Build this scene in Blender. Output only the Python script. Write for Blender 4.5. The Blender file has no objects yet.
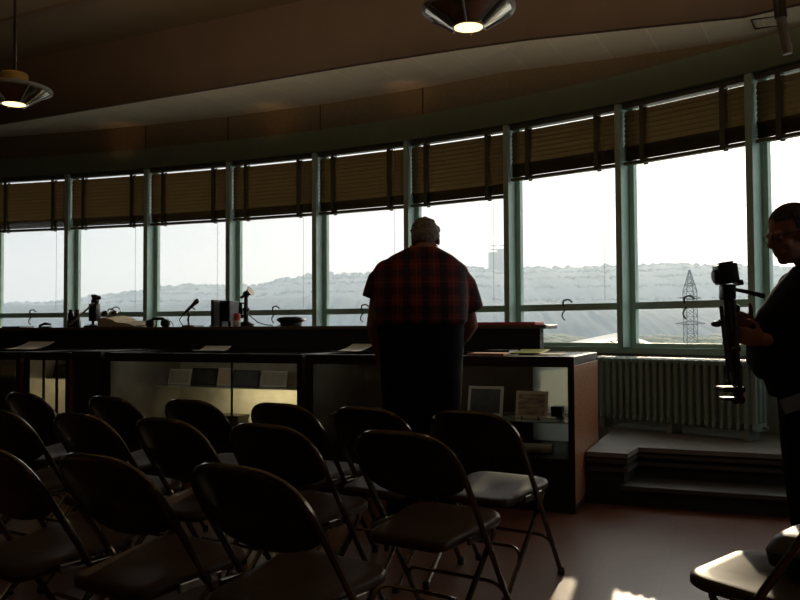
import bpy, bmesh, math, random
from mathutils import Vector, Matrix
random.seed(7)
sc = bpy.context.scene
COL = sc.collection
PI = math.pi
R = math.radians
V = Vector

# ------------------------------------------------------------------ materials
def newmat(name):
    m = bpy.data.materials.new(name); m.use_nodes = True
    nt = m.node_tree; nt.nodes.clear()
    out = nt.nodes.new('ShaderNodeOutputMaterial')
    return m, nt, out

def mat(name, col, rough=.5, metal=0.0, nscale=8.0, namp=.15, bump=0.0, coat=0.0, spec=.5, stretch=None):
    m, nt, out = newmat(name)
    b = nt.nodes.new('ShaderNodeBsdfPrincipled')
    b.inputs['Roughness'].default_value = rough
    b.inputs['Metallic'].default_value = metal
    b.inputs['Coat Weight'].default_value = coat
    b.inputs['Specular IOR Level'].default_value = spec
    tc = nt.nodes.new('ShaderNodeTexCoord')
    n = nt.nodes.new('ShaderNodeTexNoise'); n.inputs['Scale'].default_value = nscale
    n.inputs['Detail'].default_value = 4
    if stretch:
        mp = nt.nodes.new('ShaderNodeMapping'); mp.inputs['Scale'].default_value = stretch
        nt.links.new(tc.outputs['Object'], mp.inputs[0]); nt.links.new(mp.outputs[0], n.inputs['Vector'])
    else:
        nt.links.new(tc.outputs['Object'], n.inputs['Vector'])
    cr = nt.nodes.new('ShaderNodeValToRGB')
    a = [max(0, c*(1-namp)) for c in col]; d = [min(1, c*(1+namp)) for c in col]
    cr.color_ramp.elements[0].color = (*a, 1); cr.color_ramp.elements[1].color = (*d, 1)
    cr.color_ramp.elements[0].position = .3; cr.color_ramp.elements[1].position = .7
    nt.links.new(n.outputs['Fac'], cr.inputs[0]); nt.links.new(cr.outputs[0], b.inputs['Base Color'])
    if bump:
        bp = nt.nodes.new('ShaderNodeBump'); bp.inputs['Strength'].default_value = bump
        bp.inputs['Distance'].default_value = .01
        nt.links.new(n.outputs['Fac'], bp.inputs['Height']); nt.links.new(bp.outputs[0], b.inputs['Normal'])
    nt.links.new(b.outputs[0], out.inputs[0])
    return m

def glassmat(name, tint=(1, 1, 1), ior=1.45, rough=0.0):
    m, nt, out = newmat(name)
    t = nt.nodes.new('ShaderNodeBsdfTransparent'); t.inputs[0].default_value = (*tint, 1)
    g = nt.nodes.new('ShaderNodeBsdfGlossy'); g.inputs['Roughness'].default_value = rough
    f = nt.nodes.new('ShaderNodeFresnel'); f.inputs[0].default_value = ior
    x = nt.nodes.new('ShaderNodeMixShader')
    gm = nt.nodes.new('ShaderNodeNewGeometry'); mu = nt.nodes.new('ShaderNodeMath'); mu.operation = 'MULTIPLY_ADD'   # one reflection per pane, on the face met first
    mu.inputs[1].default_value = -1; mu.inputs[2].default_value = 1; nt.links.new(gm.outputs['Backfacing'], mu.inputs[0])
    m2 = nt.nodes.new('ShaderNodeMath'); m2.operation = 'MULTIPLY'; nt.links.new(f.outputs[0], m2.inputs[0]); nt.links.new(mu.outputs[0], m2.inputs[1])
    nt.links.new(m2.outputs[0], x.inputs[0]); nt.links.new(t.outputs[0], x.inputs[1]); nt.links.new(g.outputs[0], x.inputs[2])
    nt.links.new(x.outputs[0], out.inputs[0])
    return m

def translucent(name, col, tcol, fac):
    m, nt, out = newmat(name)
    d = nt.nodes.new('ShaderNodeBsdfDiffuse'); d.inputs[0].default_value = (*col, 1)
    t = nt.nodes.new('ShaderNodeBsdfTranslucent'); t.inputs[0].default_value = (*tcol, 1)
    x = nt.nodes.new('ShaderNodeMixShader'); x.inputs[0].default_value = fac
    nt.links.new(d.outputs[0], x.inputs[1]); nt.links.new(t.outputs[0], x.inputs[2])
    nt.links.new(x.outputs[0], out.inputs[0])
    return m

def emit(name, col, s):
    m, nt, out = newmat(name)
    e = nt.nodes.new('ShaderNodeEmission'); e.inputs[0].default_value = (*col, 1); e.inputs[1].default_value = s
    nt.links.new(e.outputs[0], out.inputs[0]); return m

M = {}
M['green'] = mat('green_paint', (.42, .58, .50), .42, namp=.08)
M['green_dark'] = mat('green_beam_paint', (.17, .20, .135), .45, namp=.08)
M['band'] = mat('olive_wall_paint', (.17, .125, .07), .38, nscale=30, namp=.1)
M['wall'] = mat('wall_paint', (.16, .15, .12), .7, namp=.06)
M['wall_low'] = mat('low_wall_paint', (.25, .27, .24), .6, namp=.06)
M['dark_wall'] = mat('back_wall_panel', (.035, .028, .02), .6)
M['ceiling'] = mat('brown_ceiling_paint', (.085, .060, .032), .7, nscale=3, namp=.1)
M['fascia'] = mat('brown_fascia_paint', (.060, .036, .022), .6, nscale=3, namp=.1)
M['blind_rail'] = mat('blind_rail', (.12, .12, .09), .5)
M['tape'] = mat('blind_tape', (.11, .11, .08), .8)
M['slat'] = translucent('blind_slat', (.12, .10, .06), (.26, .21, .13), .55)
M['cord'] = mat('cord', (.10, .09, .07), .8)
M['glass'] = glassmat('window_glass', (1, 1, 1), 1.30)
M['case_glass'] = glassmat('case_glass', (.9, .92, .9), 1.45)
M['steel'] = mat('hook_metal', (.06, .06, .05), .4, .6)
M['chair'] = mat('chair_enamel', (.016, .013, .010), .30, .0, 40, .12, spec=.5)
M['chair_seat'] = mat('chair_seat_enamel', (.055, .033, .019), .42, .0, 25, .15, spec=.18)
M['chair_tube'] = mat('chair_tube_enamel', (.14, .115, .085), .17, .8, 40, .1)
M['rubber'] = mat('rubber', (.012, .012, .012), .8)
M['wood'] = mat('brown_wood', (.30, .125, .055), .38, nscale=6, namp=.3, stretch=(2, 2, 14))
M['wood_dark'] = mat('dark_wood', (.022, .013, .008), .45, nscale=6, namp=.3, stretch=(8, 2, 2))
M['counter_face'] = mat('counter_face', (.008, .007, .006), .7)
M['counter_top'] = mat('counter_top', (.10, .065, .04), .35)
M['pale'] = mat('pale_board', (.42, .40, .34), .7)
M['lining'] = mat('case_lining', (.24, .22, .18), .7)
M['frost'] = translucent('frosted_pane', (.35, .36, .33), (.75, .77, .72), .6)
M['paper'] = mat('paper', (.62, .62, .58), .8, namp=.04)
M['cream'] = mat('cream_paper', (.55, .47, .33), .8, namp=.06)
M['yellow'] = mat('yellow_paper', (.50, .55, .16), .8, namp=.05)
M['orange'] = mat('orange_card', (.48, .19, .06), .7)
M['red'] = mat('red_cover', (.60, .07, .07), .55)
M['black'] = mat('black_plastic', (.012, .012, .014), .35)
M['photo_dark'] = mat('photo_print', (.04, .037, .03), .4, nscale=12, namp=.7)
M['sepia'] = mat('sepia_print', (.30, .21, .12), .5, nscale=10, namp=.7, stretch=(1, 1, 4))
M['radiator'] = mat('radiator_paint', (.27, .33, .28), .42, namp=.08)
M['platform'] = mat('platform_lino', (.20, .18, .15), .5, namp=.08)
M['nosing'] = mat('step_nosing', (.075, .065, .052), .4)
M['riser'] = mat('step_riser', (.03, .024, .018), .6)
M['chrome'] = mat('chrome', (.62, .58, .50), .14, 1.0)
M['brass'] = mat('brass_collar', (.70, .48, .16), .3, .6)
M['lamp_grey'] = mat('lamp_grey', (.45, .44, .40), .4)
M['rod'] = mat('lamp_rod', (.025, .018, .012), .4)
M['bulb'] = emit('lamp_bulb', (1, .66, .27), 2.6)
M['skin'] = mat('skin', (.33, .17, .12), .6, nscale=30, namp=.08, spec=.15)
M['hair'] = mat('grey_hair', (.20, .18, .155), .75, nscale=60, namp=.35, bump=.8)
M['hair_dark'] = mat('dark_hair', (.025, .018, .014), .7, nscale=60, namp=.35, bump=.8)
M['navy'] = mat('navy_trousers', (.005, .006, .011), .95, spec=.15)
M['blackcloth'] = mat('black_cloth', (.006, .006, .006), .95, spec=.15)
M['tag'] = mat('white_tag', (.09, .09, .08), .6)
M['leather'] = mat('black_leather', (.015, .012, .010), .45)
M['tri_metal'] = mat('tripod_metal', (.08, .075, .06), .35, .7)
M['pipe'] = mat('pipe_paint', (.22, .20, .16), .45)

def floor_mat():
    m, nt, out = newmat('lino_tiles')
    b = nt.nodes.new('ShaderNodeBsdfPrincipled'); b.inputs['Roughness'].default_value = .36
    tc = nt.nodes.new('ShaderNodeTexCoord')
    mp = nt.nodes.new('ShaderNodeMapping'); mp.inputs['Rotation'].default_value = (0, 0, R(22))
    br = nt.nodes.new('ShaderNodeTexBrick'); br.offset = 0
    br.inputs['Scale'].default_value = 1.0; br.inputs['Brick Width'].default_value = .3; br.inputs['Row Height'].default_value = .3
    br.inputs['Mortar Size'].default_value = .001
    br.inputs['Color1'].default_value = (.15, .056, .029, 1); br.inputs['Color2'].default_value = (.125, .049, .027, 1)
    br.inputs['Mortar'].default_value = (.06, .03, .02, 1)
    n = nt.nodes.new('ShaderNodeTexNoise'); n.inputs['Scale'].default_value = 14; n.inputs['Detail'].default_value = 5
    bp = nt.nodes.new('ShaderNodeBump'); bp.inputs['Strength'].default_value = .06; bp.inputs['Distance'].default_value = .01
    nt.links.new(tc.outputs['Object'], mp.inputs[0]); nt.links.new(mp.outputs[0], br.inputs['Vector'])
    nt.links.new(tc.outputs['Object'], n.inputs['Vector'])
    nt.links.new(n.outputs['Fac'], bp.inputs['Height']); nt.links.new(bp.outputs[0], b.inputs['Normal'])
    nt.links.new(br.outputs['Color'], b.inputs['Base Color']); nt.links.new(b.outputs[0], out.inputs[0])
    return m
M['floor'] = floor_mat()

def soffit_mat():
    m, nt, out = newmat('soffit_tiles')
    b = nt.nodes.new('ShaderNodeBsdfPrincipled'); b.inputs['Roughness'].default_value = .7
    tc = nt.nodes.new('ShaderNodeTexCoord')
    mp = nt.nodes.new('ShaderNodeMapping'); mp.inputs['Rotation'].default_value = (0, 0, R(28))
    br = nt.nodes.new('ShaderNodeTexBrick'); br.offset = 0
    br.inputs['Scale'].default_value = 1.0; br.inputs['Brick Width'].default_value = .41; br.inputs['Row Height'].default_value = 9
    br.inputs['Mortar Size'].default_value = .006
    br.inputs['Color1'].default_value = (.82, .78, .68, 1); br.inputs['Color2'].default_value = (.77, .73, .635, 1)
    br.inputs['Mortar'].default_value = (.93, .90, .82, 1)
    nt.links.new(tc.outputs['Object'], mp.inputs[0]); nt.links.new(mp.outputs[0], br.inputs['Vector'])
    nt.links.new(br.outputs['Color'], b.inputs['Base Color']); nt.links.new(b.outputs[0], out.inputs[0])
    return m
M['soffit'] = soffit_mat()

def plaid():
    m, nt, out = newmat('plaid_cloth')
    b = nt.nodes.new('ShaderNodeBsdfPrincipled'); b.inputs['Roughness'].default_value = .9
    tc = nt.nodes.new('ShaderNodeTexCoord'); sp = nt.nodes.new('ShaderNodeSeparateXYZ')
    nt.links.new(tc.outputs['Object'], sp.inputs[0])
    def stripe(sock, period, width, off=0.0):
        a = nt.nodes.new('ShaderNodeMath'); a.operation = 'ADD'; a.inputs[1].default_value = off + 10
        nt.links.new(sock, a.inputs[0])
        q = nt.nodes.new('ShaderNodeMath'); q.operation = 'MODULO'; q.inputs[1].default_value = period
        nt.links.new(a.outputs[0], q.inputs[0])
        l = nt.nodes.new('ShaderNodeMath'); l.operation = 'LESS_THAN'; l.inputs[1].default_value = width
        nt.links.new(q.outputs[0], l.inputs[0]); return l.outputs[0]
    def mixc(fac, c, prev, k):
        x = nt.nodes.new('ShaderNodeMix'); x.data_type = 'RGBA'
        mu = nt.nodes.new('ShaderNodeMath'); mu.operation = 'MULTIPLY'; mu.inputs[1].default_value = k
        nt.links.new(fac, mu.inputs[0]); nt.links.new(mu.outputs[0], x.inputs[0])
        if isinstance(prev, tuple): x.inputs[6].default_value = (*prev, 1)
        else: nt.links.new(prev, x.inputs[6])
        x.inputs[7].default_value = (*c, 1); return x.outputs[2]
    c = mixc(stripe(sp.outputs['X'], .10, .042), (.012, .012, .022), (.16, .020, .022), .85)
    c = mixc(stripe(sp.outputs['Z'], .10, .042), (.012, .012, .022), c, .6)
    c = mixc(stripe(sp.outputs['X'], .10, .006, .03), (.26, .09, .085), c, .45)
    c = mixc(stripe(sp.outputs['Z'], .10, .006, .03), (.26, .09, .085), c, .35)
    nt.links.new(c, b.inputs['Base Color']); nt.links.new(b.outputs[0], out.inputs[0])
    return m
M['plaid'] = plaid()

# outdoor materials
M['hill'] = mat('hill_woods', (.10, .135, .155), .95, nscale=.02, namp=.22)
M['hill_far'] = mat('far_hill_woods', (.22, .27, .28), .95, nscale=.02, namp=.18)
M['ground'] = mat('river_flats', (.25, .27, .23), .9, nscale=.02, namp=.3)
M['water'] = mat('river_water', (.25, .30, .32), .25, nscale=.05, namp=.1)
M['concrete'] = mat('apron_concrete', (.55, .54, .50), .8, nscale=.5, namp=.06)
M['bush'] = mat('bush_leaves', (.20, .21, .13), .9, nscale=.4, namp=.4)
M['tower_block'] = mat('tower_block', (.10, .14, .18), .8, nscale=.3, namp=.05)
M['pylon'] = mat('pylon_steel', (.10, .11, .12), .6, .4)
M['roof'] = mat('roof_metal', (.22, .23, .23), .5, namp=.05)
M['roof_white'] = mat('roof_white', (.50, .50, .48), .6, namp=.03)
M['seam'] = mat('roof_seam', (.03, .03, .03), .6)

# ------------------------------------------------------------------ mesh helpers
class MB:
    def __init__(s): s.bm = bmesh.new()
    def face(s, pts):
        return s.bm.faces.new([s.bm.verts.new(p) for p in pts])
    def box(s, a, b, mtx=None, bev=0.0):
        x0, y0, z0 = a; x1, y1, z1 = b
        co = [(x0,y0,z0),(x1,y0,z0),(x1,y1,z0),(x0,y1,z0),(x0,y0,z1),(x1,y0,z1),(x1,y1,z1),(x0,y1,z1)]
        vs = [s.bm.verts.new(V(c) if mtx is None else mtx @ V(c)) for c in co]
        fs = [s.bm.faces.new([vs[i] for i in f]) for f in ((0,3,2,1),(4,5,6,7),(0,1,5,4),(1,2,6,5),(2,3,7,6),(3,0,4,7))]
        if bev:
            es = list({e for f in fs for e in f.edges})
            bmesh.ops.bevel(s.bm, geom=es, offset=bev, segments=2, affect='EDGES', profile=.5)
        return s
    def rings(s, rings, closed_u=True, cap=True, closed_v=False):
        rv = [[s.bm.verts.new(p) for p in r] for r in rings]
        n = len(rv[0]); m = len(rv)
        for j in range(m if closed_v else m-1):
            a, b = rv[j], rv[(j+1) % m]
            for i in range(n if closed_u else n-1):
                k = (i+1) % n
                try: s.bm.faces.new((a[i], a[k], b[k], b[i]))
                except ValueError: pass
        if cap and not closed_v:
            s.bm.faces.new(list(reversed(rv[0]))); s.bm.faces.new(rv[-1])
        return s
    def tube(s, pts, r, n=8, cap=True):
        pts = [V(p) for p in pts]; rs = r if isinstance(r, (list, tuple)) else [r]*len(pts)
        rings = []; up = None
        for i, p in enumerate(pts):
            d = (pts[min(i+1, len(pts)-1)] - pts[max(i-1, 0)]).normalized()
            if up is None:
                up = d.orthogonal().normalized()
            else:
                up = (up - d*up.dot(d)); up = up.normalized() if up.length > 1e-6 else d.orthogonal().normalized()
            w = d.cross(up)
            rings.append([p + (up*math.cos(2*PI*k/n) + w*math.sin(2*PI*k/n))*rs[i] for k in range(n)])
        return s.rings(rings, cap=cap)
    def lathe(s, prof, c=(0,0,0), n=24, mtx=None):
        c = V(c); rings = []
        for r, z in prof:
            ring = [V((r*math.cos(2*PI*k/n), r*math.sin(2*PI*k/n), z)) for k in range(n)]
            rings.append([(mtx @ p if mtx else p) + c for p in ring])
        return s.rings(rings)
    def ball(s, c, r, n=16, mtx=None):
        rx, ry, rz = r if isinstance(r, (list, tuple)) else (r, r, r)
        prof = []
        rings = []
        for j in range(n//2+1):
            a = -PI/2 + PI*j/(n//2); cr = max(math.cos(a), .02)
            ring = [V((rx*cr*math.cos(2*PI*k/n), ry*cr*math.sin(2*PI*k/n), rz*math.sin(a))) for k in range(n)]
            rings.append([(mtx @ p if mtx else p) + V(c) for p in ring])
        return s.rings(rings)
    def loft(s, secs, n=24, e=2.4):
        """secs: (centre, rx vector, ry vector) super-ellipses"""
        rings = []
        for c, ax, ay in secs:
            c, ax, ay = V(c), V(ax), V(ay); ring = []
            for k in range(n):
                a = 2*PI*k/n; ca, sa = math.cos(a), math.sin(a)
                ring.append(c + ax*math.copysign(abs(ca)**(2/e), ca) + ay*math.copysign(abs(sa)**(2/e), sa))
            rings.append(ring)
        return s.rings(rings)
    def build(s, name, m, parent=None, smooth=False, kind=None, ang=None):
        bmesh.ops.recalc_face_normals(s.bm, faces=s.bm.faces)
        me = bpy.data.meshes.new(name); s.bm.to_mesh(me); s.bm.free()
        if isinstance(m, str): m = M[m]
        me.materials.append(m)
        if smooth:
            for p in me.polygons: p.use_smooth = True
            me.set_sharp_from_angle(angle=R(ang or 40))
        o = bpy.data.objects.new(name, me); COL.objects.link(o)
        if parent: o.parent = parent
        if kind: o['kind'] = kind
        return o

def tag(o, label=None, cat=None, group=None, kind=None):
    if label: o['label'] = label
    if cat: o['category'] = cat
    if group: o['group'] = group
    if kind: o['kind'] = kind
    return o
def empty(name, loc=(0,0,0), rz=0.0, label=None, cat=None, group=None, kind=None):
    o = bpy.data.objects.new(name, None); COL.objects.link(o)
    o.location = loc; o.rotation_euler = (0, 0, rz); o.empty_display_size = .1
    return tag(o, label, cat, group, kind)
def copy_tree(o, parent=None):
    c = o.copy(); COL.objects.link(c)
    if parent: c.parent = parent
    for ch in list(o.children): copy_tree(ch, c)
    return c

def arc_path(pts, rad, seg=6):
    """polyline with rounded corners"""
    pts = [V(p) for p in pts]; out = [pts[0]]
    for i in range(1, len(pts)-1):
        p = pts[i]; a = (pts[i-1]-p); b = (pts[i+1]-p)
        r = rad[i-1] if isinstance(rad, (list, tuple)) else rad
        la, lb = a.length, b.length; a.normalize(); b.normalize()
        th = a.angle(b); t = min(r/math.tan(th/2), la*.49, lb*.49)
        A, B = p + a*t, p + b*t
        for k in range(seg+1):
            u = k/seg; out.append(A*(1-u)**2 + p*2*u*(1-u) + B*u*u)
    out.append(pts[-1]); return out

def remesh(o, vox, smooth=6, fac=.5):
    md = o.modifiers.new('r', 'REMESH'); md.mode = 'VOXEL'; md.voxel_size = vox
    s = o.modifiers.new('s', 'SMOOTH'); s.iterations = smooth; s.factor = fac
    dg = bpy.context.evaluated_depsgraph_get(); dg.update()
    me = bpy.data.meshes.new_from_object(o.evaluated_get(dg))
    old = o.data; o.modifiers.clear(); o.data = me
    me.name = o.name
    if not me.materials: me.materials.append(old.materials[0])
    for p in me.polygons: p.use_smooth = True
    return o

# ------------------------------------------------------------------ camera
EYE = 1.13; F = 820.0
cam_d = bpy.data.cameras.new('camera'); cam = bpy.data.objects.new('camera', cam_d); COL.objects.link(cam)
cam_d.sensor_width = 36; cam_d.lens = F/800*36; cam_d.clip_end = 8000; cam_d.clip_start = .05
CM = Matrix.Rotation(PI/2 + R(1.886), 4, 'X') @ Matrix.Rotation(R(-.3), 4, 'Z')
cam.matrix_world = Matrix.Translation((0, 0, EYE)) @ CM
sc.camera = cam
def ray(px, py): return (CM.to_3x3() @ V(((px-400)/F, (300-py)/F, -1))).normalized()
def at(px, py, Y):
    d = ray(px, py); return V((0, 0, EYE)) + d*(Y/d.y)
def atz(px, py, z):
    d = ray(px, py); return V((0, 0, EYE)) + d*((z-EYE)/d.z)

# frame of the display cases: x runs along them, y away from the viewer
O = V((1.05, 4.97, 0)); RZ = R(-22.33)
T = V((math.cos(RZ), math.sin(RZ), 0)); N = V((-math.sin(RZ), math.cos(RZ), 0))
def L2W(x, y, z=0): return O + T*x + N*y + V((0, 0, z))
def onm(px, py, m):
    """where the line of sight meets the plane m behind the case fronts: local x and z"""
    d = ray(px, py); c = V((0, 0, EYE)); s = (m - (c-O).dot(N))/d.dot(N); p = c + d*s
    return (p-O).dot(T), p.z

# ------------------------------------------------------------------ room shell
nodes = [(-6.15,10.39), (-5.07,10.15), (-3.995,9.874), (-2.935,9.543), (-1.893,9.158), (-.878,8.707), (.098,8.176),
         (1.019,7.556), (1.868,6.839), (2.621,6.022), (3.30,5.14), (3.90,4.20)]
nodes = [V((x, y, 0)) for x, y in nodes]
NN = len(nodes)
_n = [n.copy() for n in nodes]
for _i in range(NN):                                    # the surveyed line is the front of the posts; the glass stands behind it
    _t = (_n[min(_i+1, NN-1)]-_n[max(_i-1, 0)]).normalized(); nodes[_i] = _n[_i] + V((-_t.y, _t.x, 0))*.14 - _t*.032
def seg_frame(i):
    a, b = nodes[i], nodes[i+1]; t = (b-a).normalized(); inw = V((t.y, -t.x, 0))     # pointing into the room
    if inw.dot(V((0, 0, 0)) - a) < 0: inw = -inw
    return a, t, inw, (b-a).length
def seg_mtx(i):
    a, t, inw, L = seg_frame(i)
    m = Matrix(((t.x, inw.x, 0, a.x), (t.y, inw.y, 0, a.y), (0, 0, 1, 0), (0, 0, 0, 1)))
    return m, L
def node_in(i, off):
    """point at node i moved off metres into the room"""
    v = V((0,0,0))
    for k in (i-1, i):
        if 0 <= k < NN-1: v += seg_frame(k)[2]
    return nodes[i] + v.normalized()*off

XR = 4.1
b = MB(); b.face([(-6.6,-3,0), (XR+.3,-3,0), (XR+.3,11,0), (-6.6,11,0)])
tag(b.build('floor', 'floor', kind='structure'), 'glossy reddish brown tiled floor', 'floor')

def strip(b, za, zb, off=0.0, th=.12, i0=0, i1=NN-1):
    """wall band following the window bow, between two heights"""
    ri = [node_in(i, off) for i in range(i0, i1+1)]; ro = [node_in(i, off-th) for i in range(i0, i1+1)]
    rings = [[ri[k]+V((0,0,za)), ri[k]+V((0,0,zb)), ro[k]+V((0,0,zb)), ro[k]+V((0,0,za))] for k in range(len(ri))]
    b.rings(rings)
b = MB(); strip(b, 0, .90, .04, .2)
tag(b.build('wall_front', 'wall_low', kind='structure'), 'pale low wall under the bowed row of windows', 'wall')
b = MB(); strip(b, .90, .95, .10, .28)
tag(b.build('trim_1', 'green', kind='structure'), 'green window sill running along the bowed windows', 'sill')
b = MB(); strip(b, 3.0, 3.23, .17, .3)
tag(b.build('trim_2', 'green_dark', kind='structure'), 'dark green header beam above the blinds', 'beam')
b = MB(); strip(b, 3.23, 4.3, .08, .2)
tag(b.build('wall_upper', 'band', kind='structure'), 'olive brown wall band between header beam and soffit', 'wall')
b = MB()
for px in (427, 324.5, 232, 150):                      # panel joints
    for i in range(NN-1):
        a, t, inw, L = seg_frame(i); d = ray(px, 100); d = V((d.x, d.y, 0))
        den = d.x*t.y - d.y*t.x; u = (a.x*t.y - a.y*t.x)/den; p = d*u; s = (p-a).dot(t)
        if 0 <= s <= L:
            m, _ = seg_mtx(i); b.box((s-.006, .06, 3.23), (s+.006, .084, 3.6), m)
tag(b.build('trim_3', 'rod', kind='structure'), 'thin dark joints in the olive wall band', 'joint')

# soffit, fascia, ceiling
outer = []
zo = {0:3.53, 1:3.53, 2:3.53, 3:3.53, 4:3.53, 5:3.53, 6:3.53, 7:3.52, 8:3.41, 9:3.28, 10:3.24, 11:3.22}
for i in range(NN):
    p = node_in(i, .06); outer.append(V((p.x, p.y, zo[i])))
ip = [(-7.4,10.85,3.53), (-4.65,9.50,3.53), (-3.6,8.98,3.53), (-2.5,8.44,3.53), (-1.45,7.93,3.53), (-.4,7.41,3.53), (.5,6.97,3.52), (1.06,6.68,3.5), (1.70,6.22,3.41), (2.40,5.63,3.28), (2.95,5.06,3.24), (3.7,3.95,3.22)]
ip = [V(p) for p in ip]
b = MB(); b.rings([[outer[i], ip[i]+N*.03, ip[i]+N*.03+V((0,0,.05)), outer[i]+V((0,0,.05))] for i in range(NN)])
tag(b.build('ceiling_soffit', 'soffit', kind='structure'), 'pale tiled soffit strip along the window bow', 'ceiling')
ZC = 4.22
b = MB(); b.rings([[p+V((0,0,-.001)), V((p.x,p.y,ZC+.05)), V((p.x,p.y,ZC+.05))+N*.05, p+N*.05+V((0,0,-.001))] for p in ip + [V((4.5,3.0,3.22))]])
tag(b.build('wall_fascia', 'fascia', kind='structure'), 'dark brown fascia rising from the soffit to the ceiling', 'fascia')
b = MB(); b.face([(p.x, p.y, ZC) for p in ip] + [(4.5,3,ZC), (4.5,-3,ZC), (-7.4,-3,ZC)])
tag(b.build('ceiling', 'ceiling', kind='structure'), 'dark brown ceiling over the room', 'ceiling')
b = MB()
p0, p1 = atz(-60, 38, ZC), atz(140, -15, ZC); d = (p1-p0).normalized(); w = V((-d.y, d.x, 0))*.045
b.rings([[p0-w, p0+w, p0+w-V((0,0,.03)), p0-w-V((0,0,.03))], [p1-w, p1+w, p1+w-V((0,0,.03)), p1-w-V((0,0,.03))]])
tag(b.build('trim_4', 'fascia', kind='structure'), 'dark batten crossing the ceiling at the upper left', 'batten')
b = MB()
q = [atz(751, 16, 3.3), atz(776, 12, 3.3), atz(780, 21, 3.3), atz(755, 25, 3.3)]
for k in range(4):
    p0 = q[k]; p1 = q[(k+1) % 4]
    b.tube([(p0.x,p0.y,3.272), (p1.x,p1.y,3.272)], .006, 5)
tag(b.build('trim_5', 'rod', kind='structure'), 'outline of a small hatch in the soffit at the right', 'hatch')

# side and back walls
SUN = -V((.31, .95, .304)).normalized()
b = MB(); b.box((-6.7, -3.1, 0), (4.5, -3, 4.3))
tag(b.build('wall_back', 'dark_wall', kind='structure'), 'dark back wall behind the rows of chairs', 'wall')
b = MB(); b.box((XR, -3, 0), (XR+.1, 1.6, 4.3)); b.box((XR, 1.6, 0), (XR+.1, 3.9, .95)); b.box((XR, 1.6, 2.5), (XR+.1, 3.9, 4.3)); b.box((XR, 3.9, 0), (XR+.1, 4.6, 4.3))
tag(b.build('wall_right', 'dark_wall', kind='structure'), 'dark right wall of the room', 'wall')
b = MB(); b.box((-6.7, -3, 0), (-6.12, 10.9, 4.3))
tag(b.build('wall_left', 'dark_wall', kind='structure'), 'dark left wall of the room', 'wall')

# ------------------------------------------------------------------ windows, posts, blinds
ZS, ZR0, ZR1, ZT = .95, 1.268, 1.328, 3.0
ordn = ['first', 'second', 'third', 'fourth', 'fifth', 'sixth', 'seventh', 'eighth', 'ninth', 'tenth', 'eleventh']
for i in range(NN):                                     # posts
    b = MB()
    if 0 < i < NN-1:
        t = (seg_frame(i-1)[1] + seg_frame(i)[1]).normalized(); inw = V((t.y, -t.x, 0)); inw = inw if inw.dot(-nodes[i]) > 0 else -inw
    else:
        t, inw = seg_frame(min(i, NN-2))[1:3]
    m = Matrix(((t.x, inw.x, 0, nodes[i].x), (t.y, inw.y, 0, nodes[i].y), (0, 0, 1, 0), (0, 0, 0, 1)))
    b.box((-.028, -.06, .95), (.028, .155, 3.0), m, .004)
    o = b.build('trim_%d' % (6+i), 'green', kind='structure')
    tag(o, 'green window post, %s from the left end of the bow' % (ordn + ['twelfth'])[i], 'window post')

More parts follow.
